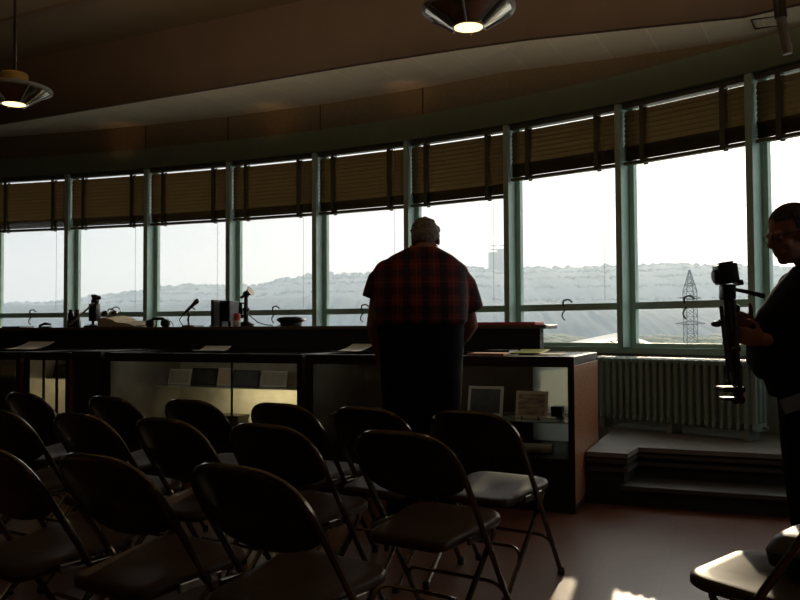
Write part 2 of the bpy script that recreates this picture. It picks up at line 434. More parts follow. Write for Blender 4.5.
blind_label = {1: 'brown venetian blind at the far left edge, left of the black desk microphone',
 2: 'brown venetian blind over the open cream logbook', 3: 'brown venetian blind over the small black microphone',
 4: 'brown venetian blind over the candlestick telephone and round black cap',
 5: 'brown venetian blind just left of the grey-haired man',
 6: 'brown venetian blind right behind the head of the grey-haired man',
 7: 'brown venetian blind above the right end of the wooden display case',
 8: 'brown venetian blind over the pylon view, left of the man with the tripod',
 9: 'brown venetian blind at the right edge above the man with the tripod'}
for i in range(0, NN-1):
    m, L = seg_mtx(i)
    vis = 1 <= i <= 9
    w = empty('window_%d' % (i+1), kind='structure')
    tag(w, 'tall green framed window, %s along the bow from the left' % ordn[i], 'window'); w.matrix_world = m
    x0, x1 = .028, L-.028
    f = .05
    b = MB()
    b.box((x0, -.03, ZS), (x0+f, .02, ZT)); b.box((x1-f, -.03, ZS), (x1, .02, ZT))
    b.box((x0+f, -.03, ZS), (x1-f, .02, ZS+.035)); b.box((x0+f, -.03, ZT-.02), (x1-f, .02, ZT))
    b.build('frame', 'green', w)
    b = MB(); b.box((x0+f, -.035, ZR0), (x1-f, .025, ZR1), bev=.004); b.build('rail', 'green', w)
    b = MB(); b.box((x0+f, -.008, ZS+.035), (x1-f, -.004, ZR0)); b.build('pane', 'glass', w)
    b = MB(); b.box((x0+f, -.008, ZR1), (x1-f, -.004, ZT-.02)); b.build('pane', 'glass', w)
    if vis:
        xm = L*.5
        b = MB()
        b.tube(arc_path([(xm-.04, .025, ZR1-.02), (xm-.04, .04, ZR1+.03), (xm+.02, .045, ZR1+.04), (xm+.055, .04, ZR1+.012)], .03), .008, 7)
        b.tube(arc_path([(xm-.025, .025, ZR0+.01), (xm-.045, .045, ZR0-.03), (xm-.04, .05, ZR0-.06), (xm-.015, .05, ZR0-.085)], .04), .007, 7)
        b.build('latch', 'steel', w, True)
    # blind
    zb = 2.33 if i <= 6 else 2.475
    r = empty('venetian_blind', label=blind_label.get(i, 'brown venetian blind hanging in the %s window bay' % ordn[i]), cat='blind', group='venetian blinds in the window bow')
    r.matrix_world = m @ Matrix.Translation((0, 0, 0))
    a0, a1 = .045, L-.045; yb = .095
    b = MB(); b.box((a0, yb-.028, 2.952), (a1, yb+.028, 2.998)); b.build('headrail', 'blind_rail', r)
    b = MB(); z = 2.908; k = 0
    zstack = zb+.035+.105
    while z > zstack:
        tilt = R(66)
        h = .027*math.sin(tilt); dy = .027*math.cos(tilt)
        b.rings([[V((a0, yb-dy, z+h)), V((a0, yb+dy, z-h)), V((a0, yb+dy+.001, z-h+.002)), V((a0, yb-dy+.001, z+h+.002))],
                 [V((a1, yb-dy, z+h)), V((a1, yb+dy, z-h)), V((a1, yb+dy+.001, z-h+.002)), V((a1, yb-dy+.001, z+h+.002))]])
        z -= .042
    z += .042 - .030
    while z > zb+.03:
        b.box((a0, yb-.026, z), (a1, yb+.026, z+.003)); z -= .011
    b.build('slats', 'slat', r)
    b = MB(); b.box((a0, yb-.028, zb), (a1, yb+.028, zb+.028), bev=.005); b.build('bottom_rail', 'blind_rail', r)
    for fx in (.17, .83):
        b = MB(); xx = a0+(a1-a0)*fx
        b.box((xx-.02, yb+.030, zb-.01), (xx+.02, yb+.033, 2.95)); b.box((xx-.02, yb-.033, zb-.01), (xx+.02, yb-.03, 2.95))
        b.build('ladder_tape', 'tape', r)
    b = MB(); b.tube([(a1-.10, yb+.04, 2.95), (a1-.10, yb+.045, 2.2), (a1-.105, yb+.04, 1.35)], .0018, 5); b.build('pull_cord', 'cord', r)

w = empty('window_20', (XR, 1.6, 0), 0, 'unseen green framed side window added in the right wall for light', 'window', kind='structure')  # opening added out of view to put rim light on the chairs
b = MB(); b.box((.02,0,.95), (.08,.05,2.5)); b.box((.02,2.25,.95), (.08,2.3,2.5)); b.box((.02,1.12,.95), (.08,1.18,2.5)); b.box((.02,0,.95), (.08,2.3,1.0)); b.box((.02,0,2.45), (.08,2.3,2.5)); b.build('frame', 'green', w)
b = MB(); b.box((.045,.05,1.0), (.049,1.12,2.45)); b.build('pane', 'glass', w)
b = MB(); b.box((.045,1.18,1.0), (.049,2.25,2.45)); b.build('pane', 'glass', w)

# ------------------------------------------------------------------ platform and radiator
loc = empty('step_platform', O, RZ, 'low dark stepped platform with grooved edges in front of the radiator', 'platform', kind='structure')
loc.name = 'trim_30'
HP = .33
xj = (V((1.407, 5.2, 0))-O).dot(T)
mA = (V((1.407,5.2,0))-O).dot(N); mB = (V((1.57,5.457,0))-O).dot(N)
b = MB()
pts = [(.012, mA), (xj, mA), (xj+.03, mB), (3.0, mB), (3.0, 1.65), (1.0, 2.0), (.012, 1.96)]
b.rings([[V((x,y,0)) for x,y in pts], [V((x,y,HP-.03)) for x,y in pts]])
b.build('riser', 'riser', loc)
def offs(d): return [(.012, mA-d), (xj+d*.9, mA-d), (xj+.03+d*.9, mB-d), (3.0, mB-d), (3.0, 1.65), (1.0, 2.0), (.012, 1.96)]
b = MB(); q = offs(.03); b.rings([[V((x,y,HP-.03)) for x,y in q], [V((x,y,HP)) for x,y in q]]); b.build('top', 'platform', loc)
for zz in (.262, .21):
    b = MB(); q = offs(.028)[:4]; q2 = offs(-.01)[:4]
    b.rings([[V((q[k][0], q[k][1], zz)), V((q[k][0], q[k][1], zz+.026)), V((q2[k][0], q2[k][1], zz+.026)), V((q2[k][0], q2[k][1], zz))] for k in range(4)])
    b.build('nosing', 'nosing', loc)
b = MB(); b.box((xj-.02, mA-.03, .10), (3.0, mB+.01, .13), bev=.004); b.build('tread', 'nosing', loc)
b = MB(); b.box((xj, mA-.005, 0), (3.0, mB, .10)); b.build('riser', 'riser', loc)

rad = empty('radiator', (0,0,0), 0, 'green cast iron column radiator below the windows', 'radiator')
ra, rb = at(601, 390, 6.62), at(770, 390, 5.62); ra.z = rb.z = 0
def secmesh():
    b = MB()
    for yy in (-.07, 0, .07):
        b.tube(arc_path([(0, yy, .43), (0, yy, .86)], .01), .019, 8)
    b.loft([((0,0,.845), (.024,0,0), (0,.095,0)), ((0,0,.875), (.026,0,0), (0,.10,0)), ((0,0,.888), (.016,0,0), (0,.075,0))], 16)
    b.loft([((0,0,.40), (.022,0,0), (0,.085,0)), ((0,0,.42), (.026,0,0), (0,.10,0)), ((0,0,.45), (.024,0,0), (0,.09,0))], 16)
    return b
dirr = (rb-ra).normalized(); ang = math.atan2(dirr.y, dirr.x)
rad.location = (ra.x, ra.y, 0); rad.rotation_euler.z = ang
nsec = int((rb-ra).length/.058)
s0 = secmesh().build('section', 'radiator', rad, True)
for k in range(1, nsec):
    c = s0.copy(); COL.objects.link(c); c.parent = rad; c.location = (k*.058, 0, 0)
b = MB(); b.tube([(-.02,0,.425), (nsec*.058, 0, .425)], .012); b.build('pipe', 'radiator', rad, True)
for k in (1, nsec//2, nsec-2):
    b = MB(); b.box((k*.058-.02, -.08, HP), (k*.058+.02, .08, .41), bev=.004); b.build('foot', 'radiator', rad)

# ------------------------------------------------------------------ display cases and counter
ZTOP = .945
def case(x0, x1, name, label, backsplit=None, rightmat='wood', base='wood_dark', d=.9, post=None, back='pale'):
    c = empty(name, O + T*x1, RZ, label, 'display case', 'glass display cases along the counter')
    w = x1-x0
    b = MB(); b.box((-w, 0, 0), (0, d, .05)); b.box((-w+.03, .012, .05), (-.03, d-.02, .31), bev=.003); b.build('base', base, c)
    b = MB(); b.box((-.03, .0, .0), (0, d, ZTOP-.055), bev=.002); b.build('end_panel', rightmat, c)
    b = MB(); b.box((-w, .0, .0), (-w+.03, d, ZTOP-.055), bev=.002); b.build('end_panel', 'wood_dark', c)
    b = MB(); b.box((-w+.03, .01, .31), (-w+.034, d-.02, ZTOP-.055)); b.build('end_lining', 'lining' if back == 'pale' else back, c)
    b = MB(); b.box((-w, 0, ZTOP-.055), (0, .05, ZTOP), bev=.004); b.box((-w, d-.05, ZTOP-.055), (0, d, ZTOP), bev=.004)
    b.box((-w, .05, ZTOP-.055), (-w+.05, d-.05, ZTOP), bev=.004); b.box((-.05, .05, ZTOP-.055), (0, d-.05, ZTOP), bev=.004); b.build('top_frame', base, c)
    b = MB(); b.box((-w+.05, .05, ZTOP-.012), (-.05, d-.05, ZTOP-.002)); b.build('top_pane', 'case_glass', c)
    b = MB(); b.box((-.038, -.006, .0), (.001, .0, ZTOP-.05)); b.box((-w, -.006, .0), (-w+.06, .0, ZTOP-.05))
    b.box((-w+.06, -.006, .29), (-.038, .0, .325)); b.box((-w+.06, -.006, ZTOP-.065), (-.038, 0, ZTOP-.05)); b.build('front_frame', 'wood_dark', c)
    b = MB(); b.box((-w+.06, .004, .325), (-.038, .008, ZTOP-.065)); b.build('front_pane', 'case_glass', c)
    if backsplit is not None:
        b = MB(); b.box((-w+.03, d-.02, .31), (backsplit, d-.01, ZTOP-.055)); b.build('back_panel', back, c)
        b = MB(); b.box((backsplit, d-.02, .31), (-.03, d-.014, ZTOP-.055)); b.build('back_pane', 'frost', c)
    else:
        b = MB(); b.box((-w+.03, d-.02, .31), (-.03, d-.01, ZTOP-.055)); b.build('back_panel', back, c)
    return c, w
def shelf(c, w, z, y0=.08, y1=.8):
    b = MB(); b.box((-w+.035, y0, z-.008), (-.035, y1, z)); b.build('shelf', 'shelf_glass', c)
M['shelf_glass'] = mat('shelf_glass_edge', (.30, .36, .32), .15)
M['brown_back'] = mat('brown_back_board', (.10, .075, .05), .7)

xs, _ = onm(533, 400, .88)
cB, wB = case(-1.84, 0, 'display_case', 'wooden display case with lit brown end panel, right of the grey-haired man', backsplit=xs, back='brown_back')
zB = onm(540, 419, .45)[1]; shelf(cB, wB, zB, .3, .85)
cA, wA = case(-3.60, -1.87, 'display_case', 'middle glass display case left of the grey-haired man, behind the chairs')
zA = onm(230, 386, .7)[1]; shelf(cA, wA, zA, .55, .85)
cC, wC = case(-4.42, -3.95, 'display_case', 'narrow glass display case with small lit squares at the left')
zC = onm(50, 377, .25)[1]; shelf(cC, wC, zC, .15, .85)
cD, wD = case(-6.3, -4.47, 'display_case', 'glass display case cut by the left edge of the picture')
shelf(cD, wD, zC, .15, .85)
p = empty('pedestal', O + T*(-3.64), RZ, 'dark wooden pedestal filling the gap between two display cases', 'pedestal')
b = MB(); b.box((-.28, .02, 0), (0, .88, .93), bev=.004); b.build('body', 'wood_dark', p)
b = MB(); b.box((-.29, -.005, .90), (.005, .89, .955), bev=.004); b.build('cap', 'wood_dark', p)

CT = 1.142
xe = onm(540, 340, .93)[0]
ct = empty('counter', L2W(xe, .93), RZ, 'long dark counter running behind the display cases', 'counter')
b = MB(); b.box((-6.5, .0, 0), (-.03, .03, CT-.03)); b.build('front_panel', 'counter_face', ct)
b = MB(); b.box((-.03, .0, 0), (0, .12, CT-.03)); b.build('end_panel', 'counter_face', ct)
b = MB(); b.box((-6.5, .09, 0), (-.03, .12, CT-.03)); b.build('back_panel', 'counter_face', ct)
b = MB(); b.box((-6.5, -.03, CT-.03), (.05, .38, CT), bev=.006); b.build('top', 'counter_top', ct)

# added warm lights under two glass shelves, standing in for patches of sun
for c, w, z, sx in ((cA, wA, zA, -.62), (cC, wC, zC, -.23)):
    ld = bpy.data.lights.new('case_fill', 'AREA'); ld.energy = 3.2; ld.color = (1, .80, .46); ld.shape = 'RECTANGLE'; ld.size = min(w-.2, .9); ld.size_y = .03
    lo = bpy.data.objects.new('case_fill', ld); COL.objects.link(lo); lo.parent = c; lo.location = (sx, .55, z-.02); lo.rotation_euler = (R(70), 0, 0)
    if c is cC: lo.location = (-.06, .35, z-.02); lo.rotation_euler = (R(70), 0, R(90)); ld.size = .5; ld.energy = 1.3
b = MB()
xx = onm(232, 390, 0)[0]+1.87; b.box((xx-.008, -.005, .325), (xx+.008, 0, ZTOP-.065)); b.build('stile', 'wood_dark', cA)
for px in (44, 57):  # two added bars that split the lit lining into squares
    xx = onm(px, 390, 0)[0]-(-3.95); b = MB(); b.box((xx-.014, -.005, .325), (xx+.014, 0, ZTOP-.065)); b.build('stile', 'wood_dark', cC)
for c, w, e_ in ((cA, wA, .35), (cB, wB, .17)):  # added lights hidden under the top frames brighten the case interiors
    ld = bpy.data.lights.new('case_fill', 'AREA'); ld.energy = e_; ld.color = (1, .92, .78); ld.shape = 'RECTANGLE'; ld.size = w-.3; ld.size_y = .02
    lo = bpy.data.objects.new('case_fill', ld); COL.objects.link(lo); lo.parent = c; lo.location = (-w/2, .07, ZTOP-.09); lo.rotation_euler = (R(62), 0, 0)
# things inside the cases
def place(px, py, m, z): x, _ = onm(px, py, m); p = L2W(x, m, z); return p
def leaning(name, px0, px1, py1, m, z0, label, cat, mats, group=None, border=.02, stand=False, extra=0):
    xa, _ = onm(px0, 390, m); xb, _ = onm(px1, 390, m); w = xb-xa
    zt = onm((px0+px1)/2, py1, m)[1]; h = max(zt-z0, .06)
    r = empty(name, L2W((xa+xb)/2, m, z0+.001), RZ+extra, label, cat, group)
    tilt = Matrix.Rotation(R(-14), 4, 'X')
    b = MB(); b.box((-w/2, -.006, 0), (w/2, .006, h), tilt, .002); b.build('mount', mats[0], r)
    b = MB(); b.box((-w/2+border, -.009, border), (w/2-border, -.0062, h-border), tilt); b.build('print', mats[1], r)
    if stand:
        b = MB()
        for sx in (-w*.25, w*.25):
            b.tube(arc_path([(sx, -.05, .018), (sx, -.045, .004), (sx, .07, .004), (sx, .035, h*.6)], .01), .004, 6)
        b.tube([(-w*.25, .06, .004), (w*.25, .06, .004)], .004, 6)
        b.build('easel', 'black', r)
    return r
leaning('framed_photograph', 467, 502, 386, .50, zB, 'framed dark photograph with pale mount, left of two in the end case', 'photograph', ('paper','photo_dark'), stand=True)
leaning('framed_photograph', 515, 547, 391, .45, zB, 'framed sepia photograph on a small black easel in the end case', 'photograph', ('cream','sepia'), stand=True)
q = place(558, 414, .6, zB)
o = empty('small_box', q, RZ, 'small dark box at the right end of the glass shelf', 'box')
b = MB(); b.box((-.04,-.04,.0), (.035,.04,.06), bev=.003); b.build('body', 'black', o); b = MB(); b.box((-.042,-.042,.06), (.037,.042,.075), bev=.003); b.build('lid', 'black', o)
q = place(551, 418, .40, zB)
b = MB(); b.box((-.06,-.03,0), (.035,.03,.02), bev=.002); o = b.build('caption_card', 'paper'); o.location = q; o.rotation_euler.z = RZ
tag(o, 'small white caption block beside the easel on the glass shelf', 'card')
zf = .3105
q = place(545, 452, .22, zf)
b = MB(); b.tube([(-.28,0,.035), (.05,0,.035)], .034, 16); o = b.build('document_roll', 'pale', None, True); o.location = q; o.rotation_euler.z = RZ
tag(o, 'rolled pale document lying low in the end case', 'roll')
q = place(514, 462, .62, zf)
b = MB(); b.lathe([(.02,0),(.07,.01),(.085,.04),(.06,.075),(.02,.08)], n=18); o = b.build('red_bowl', 'red', None, True); o.location = q
o.name = 'bowl'; tag(o, 'small red bowl on the floor of the end case', 'bowl')
ca = [(168,190,369,'paper','pale'), (191,216,368,'black','photo_dark'), (217,231,368,'paper','cream'), (232,258,370,'black','photo_dark'), (260,286,371,'paper','pale')]
lab = ['pale document left of the first dark photograph in the middle case',
 'dark photograph leaning on the middle case shelf, left of two', 'narrow cream sheet between the two dark photographs', 'dark photograph leaning on the middle case shelf, right of two', 'pale sheet right of the dark photographs in the middle case']
for (x0, x1, y, m0, m1), l in zip(ca, lab):
    leaning('document' if m0 == 'paper' else 'photograph', x0, x1, y, .70, zA, l, 'document' if m0 == 'paper' else 'photograph', (m0, m1), 'papers on the middle case shelf', .012)
for px, l, hh in ((191, 'dark round canister below the left dark photograph in the middle case', .19), (268, 'dark round canister below the pale sheet in the middle case', .17)):  # made-up round forms, there to show as dark silhouettes in the lit strip
    o = empty('silhouette', place(px, 400, .66, zf), RZ, l, 'silhouette')
    b = MB(); b.lathe([(.05,0),(.06,.01),(.06,hh-.05),(.045,hh-.03)], n=20); b.build('body', 'black', o, True)
    b = MB(); b.lathe([(.046,hh-.03),(.05,hh-.028),(.05,hh-.01),(.02,hh)], n=20); b.build('lid', 'black', o, True)
for px, l in ((222,'long dark box lying low in the middle case'),):
    o = empty('storage_box', place(px, 400, .55, zf), RZ, l, 'box')
    b = MB(); b.box((-.2,-.08,0), (.2,.08,.10), bev=.004); b.build('body', 'wood_dark', o); b = MB(); b.box((-.205,-.085,.10), (.205,.085,.13), bev=.004); b.build('lid', 'wood_dark', o)
leaning('photograph', 53, 71, 365, .25, zC, 'dark photograph leaning on the shelf of the narrow left case', 'photograph', ('black','photo_dark'), None, .012)
leaning('document', 1, 15, 366, .25, zC, 'pale document on the shelf of the case at the left edge', 'document', ('paper','cream'), None, .012)

# papers on the case tops
def sheet(name, c, w, d, curl, m, label, cat='paper', rz=0.0, tilt=0.0, th=.0015, group=None, z=None):
    n = 8; rings = []
    for k in range(n+1):
        u = k/n - .5; zz = curl*(2*u)**2 + tilt*(u+.5)*d
        rings.append([V((-w/2, u*d, zz)), V((w/2, u*d, zz)), V((w/2, u*d, zz+th)), V((-w/2, u*d, zz+th))])
    b = MB(); b.rings(rings); o = b.build(name, m); o.location = c; o.rotation_euler.z = RZ+rz
    return tag(o, label, cat, group)
z1 = ZTOP+.001
def top_at(px, m, dz=0): x, _ = onm(px, 352, m); return L2W(x, m, z1+dz)
sheet('leaflet', top_at(30, .30), .30, .26, .015, 'paper', 'pale propped leaflet on the case top at the far left', tilt=.22)
sheet('leaflet', top_at(212, .30), .22, .24, .018, 'paper', 'pale curled leaflet on the middle case top, left of the round black cap', tilt=.10, rz=.2)
sheet('leaflet', top_at(352, .30), .20, .26, .02, 'paper', 'pale curled leaflet on the case top beside the hanging arm of the man', tilt=.16, rz=-.25)
sheet('envelope', top_at(489, .14), .24, .18, .002, 'orange', 'orange brown envelope on the case top right of the man', 'envelope', th=.012)
sheet('notepad', top_at(531, .58), .20, .30, .003, 'yellow', 'yellow green sheet on the case top near the counter end', 'paper', th=.004, tilt=.05)
sheet('envelope', top_at(551, .22), .16, .26, .003, 'cream', 'tan envelope on the right end of the case top', 'envelope', th=.006)
o = empty('ring_binder', top_at(501, .58), RZ, 'black binder lying on the case top beside the yellow sheet', 'binder')
b = MB(); b.box((-.085,-.13,0), (.09,.13,.022), bev=.004); b.build('cover', 'black', o); b = MB(); b.box((-.08,-.125,.004), (.092,.125,.018)); b.build('pages', 'paper', o)

# things on the counter
ZK = CT+.0005
def on_counter(px, m=1.10, z=ZK): x, _ = onm(px, 325, m); return L2W(x, m, z)
xa, xb = onm(474, 325, .97)[0], onm(537, 325, .97)[0]
o = empty('folder', L2W((xa+xb)/2, 1.052, ZK), RZ, 'flat red folder lying on the right end of the counter', 'folder')
b = MB(); b.box((-(xb-xa)/2, -.15, 0), ((xb-xa)/2, .15, .020), bev=.002); b.build('cover', 'red', o)
b = MB(); b.box((-(xb-xa)/2+.01, -.146, .003), ((xb-xa)/2-.005, .151, .007)); b.build('pages', 'paper', o)

# desk microphone with pale boom (far left)
r = empty('desk_microphone', on_counter(93, 1.16), RZ, 'black desk microphone with knobs and a pale boom arm, left of the logbook', 'microphone')
b = MB(); b.lathe([(.075,0),(.075,.012),(.03,.025),(.012,.03)]); b.build('base', 'black', r, True)
b = MB(); b.tube([(0,0,.02),(0,0,.18)], .012); b.build('stand', 'black', r, True)
b = MB(); b.box((-.025,-.03,.05), (.055,.03,.20), bev=.01); b.box((-.008,-.02,.2), (.05,.02,.235), bev=.008)
b.ball((.02,0,.25), (.028,.03,.024)); b.ball((.062,0,.245), .018); b.ball((-.005,0,.262), .014); b.build('head', 'black', r, True)
r.scale = (1.15,)*3
b = MB(); b.tube([(-.22,-.035,.02), (-.12,-.035,.09), (.04,-.035,.20)], .008); b.build('boom_arm', 'lamp_grey', r, True)
r = empty('binoculars', on_counter(74, 1.22), RZ, 'black binoculars standing upright beside the boom microphone', 'binoculars')
for sx in (-.04, .04):
    b = MB(); b.lathe([(.036,0),(.036,.05),(.028,.08),(.03,.13),(.02,.15),(.021,.175),(.018,.175)], (sx,0,0), 18); b.build('barrel', 'black', r, True)
b = MB(); b.box((-.03,-.012,.07), (.03,.012,.11), bev=.003); b.build('bridge', 'black', r)
# open logbook
r = empty('logbook', on_counter(126, 1.10), RZ, 'cream open logbook propped on the counter', 'book')
b = MB()
prof = [(-.21,.085), (-.14,.09), (-.03,.065), (0,.045), (.06,.04), (.14,.03), (.215,.012)]
b.rings([[V((x,-.14,z)), V((x,.14,z+.02)), V((x,.14,0)), V((x,-.14,0))] for x, z in prof]); b.build('pages', 'cream', r)
b = MB(); b.rings([[V((x-.002,-.145,0)), V((x-.002,.145,0)), V((x-.002,.145,.003)), V((x-.002,-.145,.003))] for x in (-.22, .225)]); b.build('cover', 'wood_dark', r)
r = empty('headset', on_counter(110, 1.10, ZK+.10), RZ, 'dark headset with thin band lying on the open logbook', 'headset')
for sx in (-.06, .05):
    b = MB(); b.ball((sx, 0, .03), (.03, .035, .028)); b.build('ear_cup', 'black', r, True)
b = MB(); b.tube([(.05+.06*math.cos(a)-.0, .02, .04+.05*math.sin(a)) for a in [PI*k/10 for k in range(11)]], .005, 6); b.build('band', 'black', r, True)
# handset
r = empty('telephone_handset', on_counter(158, 1.10), RZ, 'black telephone handset lying left of the small microphone', 'handset')
b = MB(); b.tube(arc_path([(-.07,0,.055), (-.05,0,.075), (.05,0,.075), (.08,0,.055)], .03), .014); b.build('grip', 'black', r, True)
for sx in (-.085, .085):
    b = MB(); b.lathe([(.03,.0),(.045,.02),(.042,.055),(.02,.07)], (sx,0,0)); b.build('cup', 'black', r, True)
b = MB(); b.tube([(.1,0,.03), (.115,.03,.05), (.12,.06,.02), (.08,.12,.006)], .004, 6); b.build('cable', 'black', r, True)
# microphone on stand
r = empty('table_microphone', on_counter(188.5, 1.10), RZ, 'slim black microphone tilted on a short stand below the third window', 'microphone')
b = MB(); b.lathe([(.06,0),(.06,.012),(.02,.02),(.008,.025)]); b.build('base', 'black', r, True)
b = MB(); b.tube([(0,0,.02),(0,0,.15)], .007); b.build('stand', 'black', r, True)
b = MB(); b.tube([(-.07,0,.10),(-.03,0,.135),(.06,0,.205),(.075,0,.217),(.10,0,.236),(.105,0,.24)], [.006,.012,.017,.022,.022,.012], 12); b.build('barrel', 'black', r, True)
b = MB(); b.tube([(-.07,0,.10), (-.11,.01,.06), (-.10,.03,.03), (-.09,.05,.006), (0,.07,.006), (.12,.06,.006)], .004, 6); b.build('cable', 'black', r, True)
# ribbed box and plate
r = empty('bookend', on_counter(218, 1.10), RZ, 'thin upright dark plate on a foot, left of the ribbed black box', 'stand')
b = MB(); b.box((-.014,-.09,.01), (.014,.09,.235), bev=.004); b.build('plate', 'black', r)
b = MB(); b.box((-.03,-.09,0), (.018,.09,.012), bev=.003); b.build('foot', 'black', r)
r = empty('radio_set', on_counter(229, 1.12), RZ, 'ribbed black radio box raised on feet beside the telephone', 'radio')
b = MB(); b.box((-.052,-.07,.045), (.055,.07,.225), bev=.006)
for k in range(5): b.box((-.047+.022*k, -.078, .06), (-.037+.022*k, -.07, .21))
b.build('case', 'black', r)
for sx in (-.045, .045):
    b = MB(); b.box((sx-.012,-.06,0), (sx+.012,.06,.046)); b.build('foot', 'black', r)
r = empty('drink_can', on_counter(237, .98), 0, 'small red and white can in front of the telephone', 'can')
b = MB(); b.lathe([(.026,0),(.03,.005),(.03,.05)], n=18); b.build('lower_band', 'paper', r, True)
b = MB(); b.lathe([(.03,.05),(.03,.10),(.024,.112),(.022,.112)], n=18); b.build('upper_band', 'red', r, True)
# candlestick telephone
r = empty('candlestick_telephone', on_counter(246, 1.10), RZ, 'black antique candlestick telephone on the counter', 'telephone')
b = MB(); b.lathe([(.07,0),(.072,.02),(.05,.035),(.022,.045),(.018,.06)]); b.build('base', 'black', r, True)
b = MB(); b.tube([(0,0,.05),(0,0,.27)], [.022,.016]); b.lathe([(.02,.13),(.032,.14),(.032,.155),(.02,.165)]); b.build('stem', 'black', r, True)
tl = Matrix.Rotation(R(75), 4, 'X') @ Matrix.Rotation(0, 4, 'Z')
b = MB(); b.lathe([(.012,-.06),(.016,0),(.022,.02),(.045,.055),(.04,.055)], (.0,0,.28), 18, Matrix.Rotation(R(60),4,'Y')); b.ball((0,0,.28), .03); b.build('mouthpiece', 'black', r, True)
b = MB(); b.tube([(-.055,0,.10), (-.055,0,.21)], [.02,.014]); b.lathe([(.02,0),(.036,.015),(.036,.03),(.02,.04)], (-.055,0,.07)); b.tube([(0,0,.2),(-.06,0,.205)], .006); b.build('receiver', 'black', r, True)
b = MB(); b.tube([(.03,0,.10), (.07,.0,.07), (.12,.0,.035), (.2,0,.012), (.27,0,.006)], .005, 6); b.build('cable', 'black', r, True)
# round cap
r = empty('peaked_cap', on_counter(291, 1.10), RZ, 'round black cap lying flat on the counter', 'cap')
b = MB(); b.lathe([(.08,.0),(.085,.02),(.12,.045),(.125,.055),(.11,.072),(.05,.082),(.01,.083)], n=28); b.build('crown', 'black', r, True)
b = MB(); b.lathe([(.088,.0),(.092,.002),(.092,.024),(.088,.026)], n=28); b.build('band', 'leather', r, True)
b = MB()
b.rings([[V((math.cos(a)*rr, math.sin(a)*rr, zz)) for a in [R(200+i*14) for i in range(11)]] for rr, zz in ((.088,.015),(.12,.006),(.12,.003),(.088,.01))], closed_u=False, cap=False, closed_v=True); b.build('peak', 'leather', r, True)
for px, l in ((18,'dark flat notebook on the counter at the far left'), (45,'small dark stapler on the counter below the leftmost latch')):
    o = empty('notebook' if px == 18 else 'stapler', on_counter(px), RZ, l, 'notebook' if px == 18 else 'stapler')
    if px == 18:
        b = MB(); b.box((-.12,-.09,0), (.12,.09,.014), bev=.004); b.build('cover', 'black', o); b = MB(); b.box((-.115,-.088,.003), (.122,.088,.011)); b.build('pages', 'paper', o)
    else:
        b = MB(); b.box((-.07,-.018,0), (.07,.018,.012), bev=.003); b.build('base', 'black', o)
        b = MB(); b.tube([(-.07,0,.02),(0,0,.038),(.07,0,.03)], [.01,.015,.01], 8); b.build('arm', 'black', o, True)

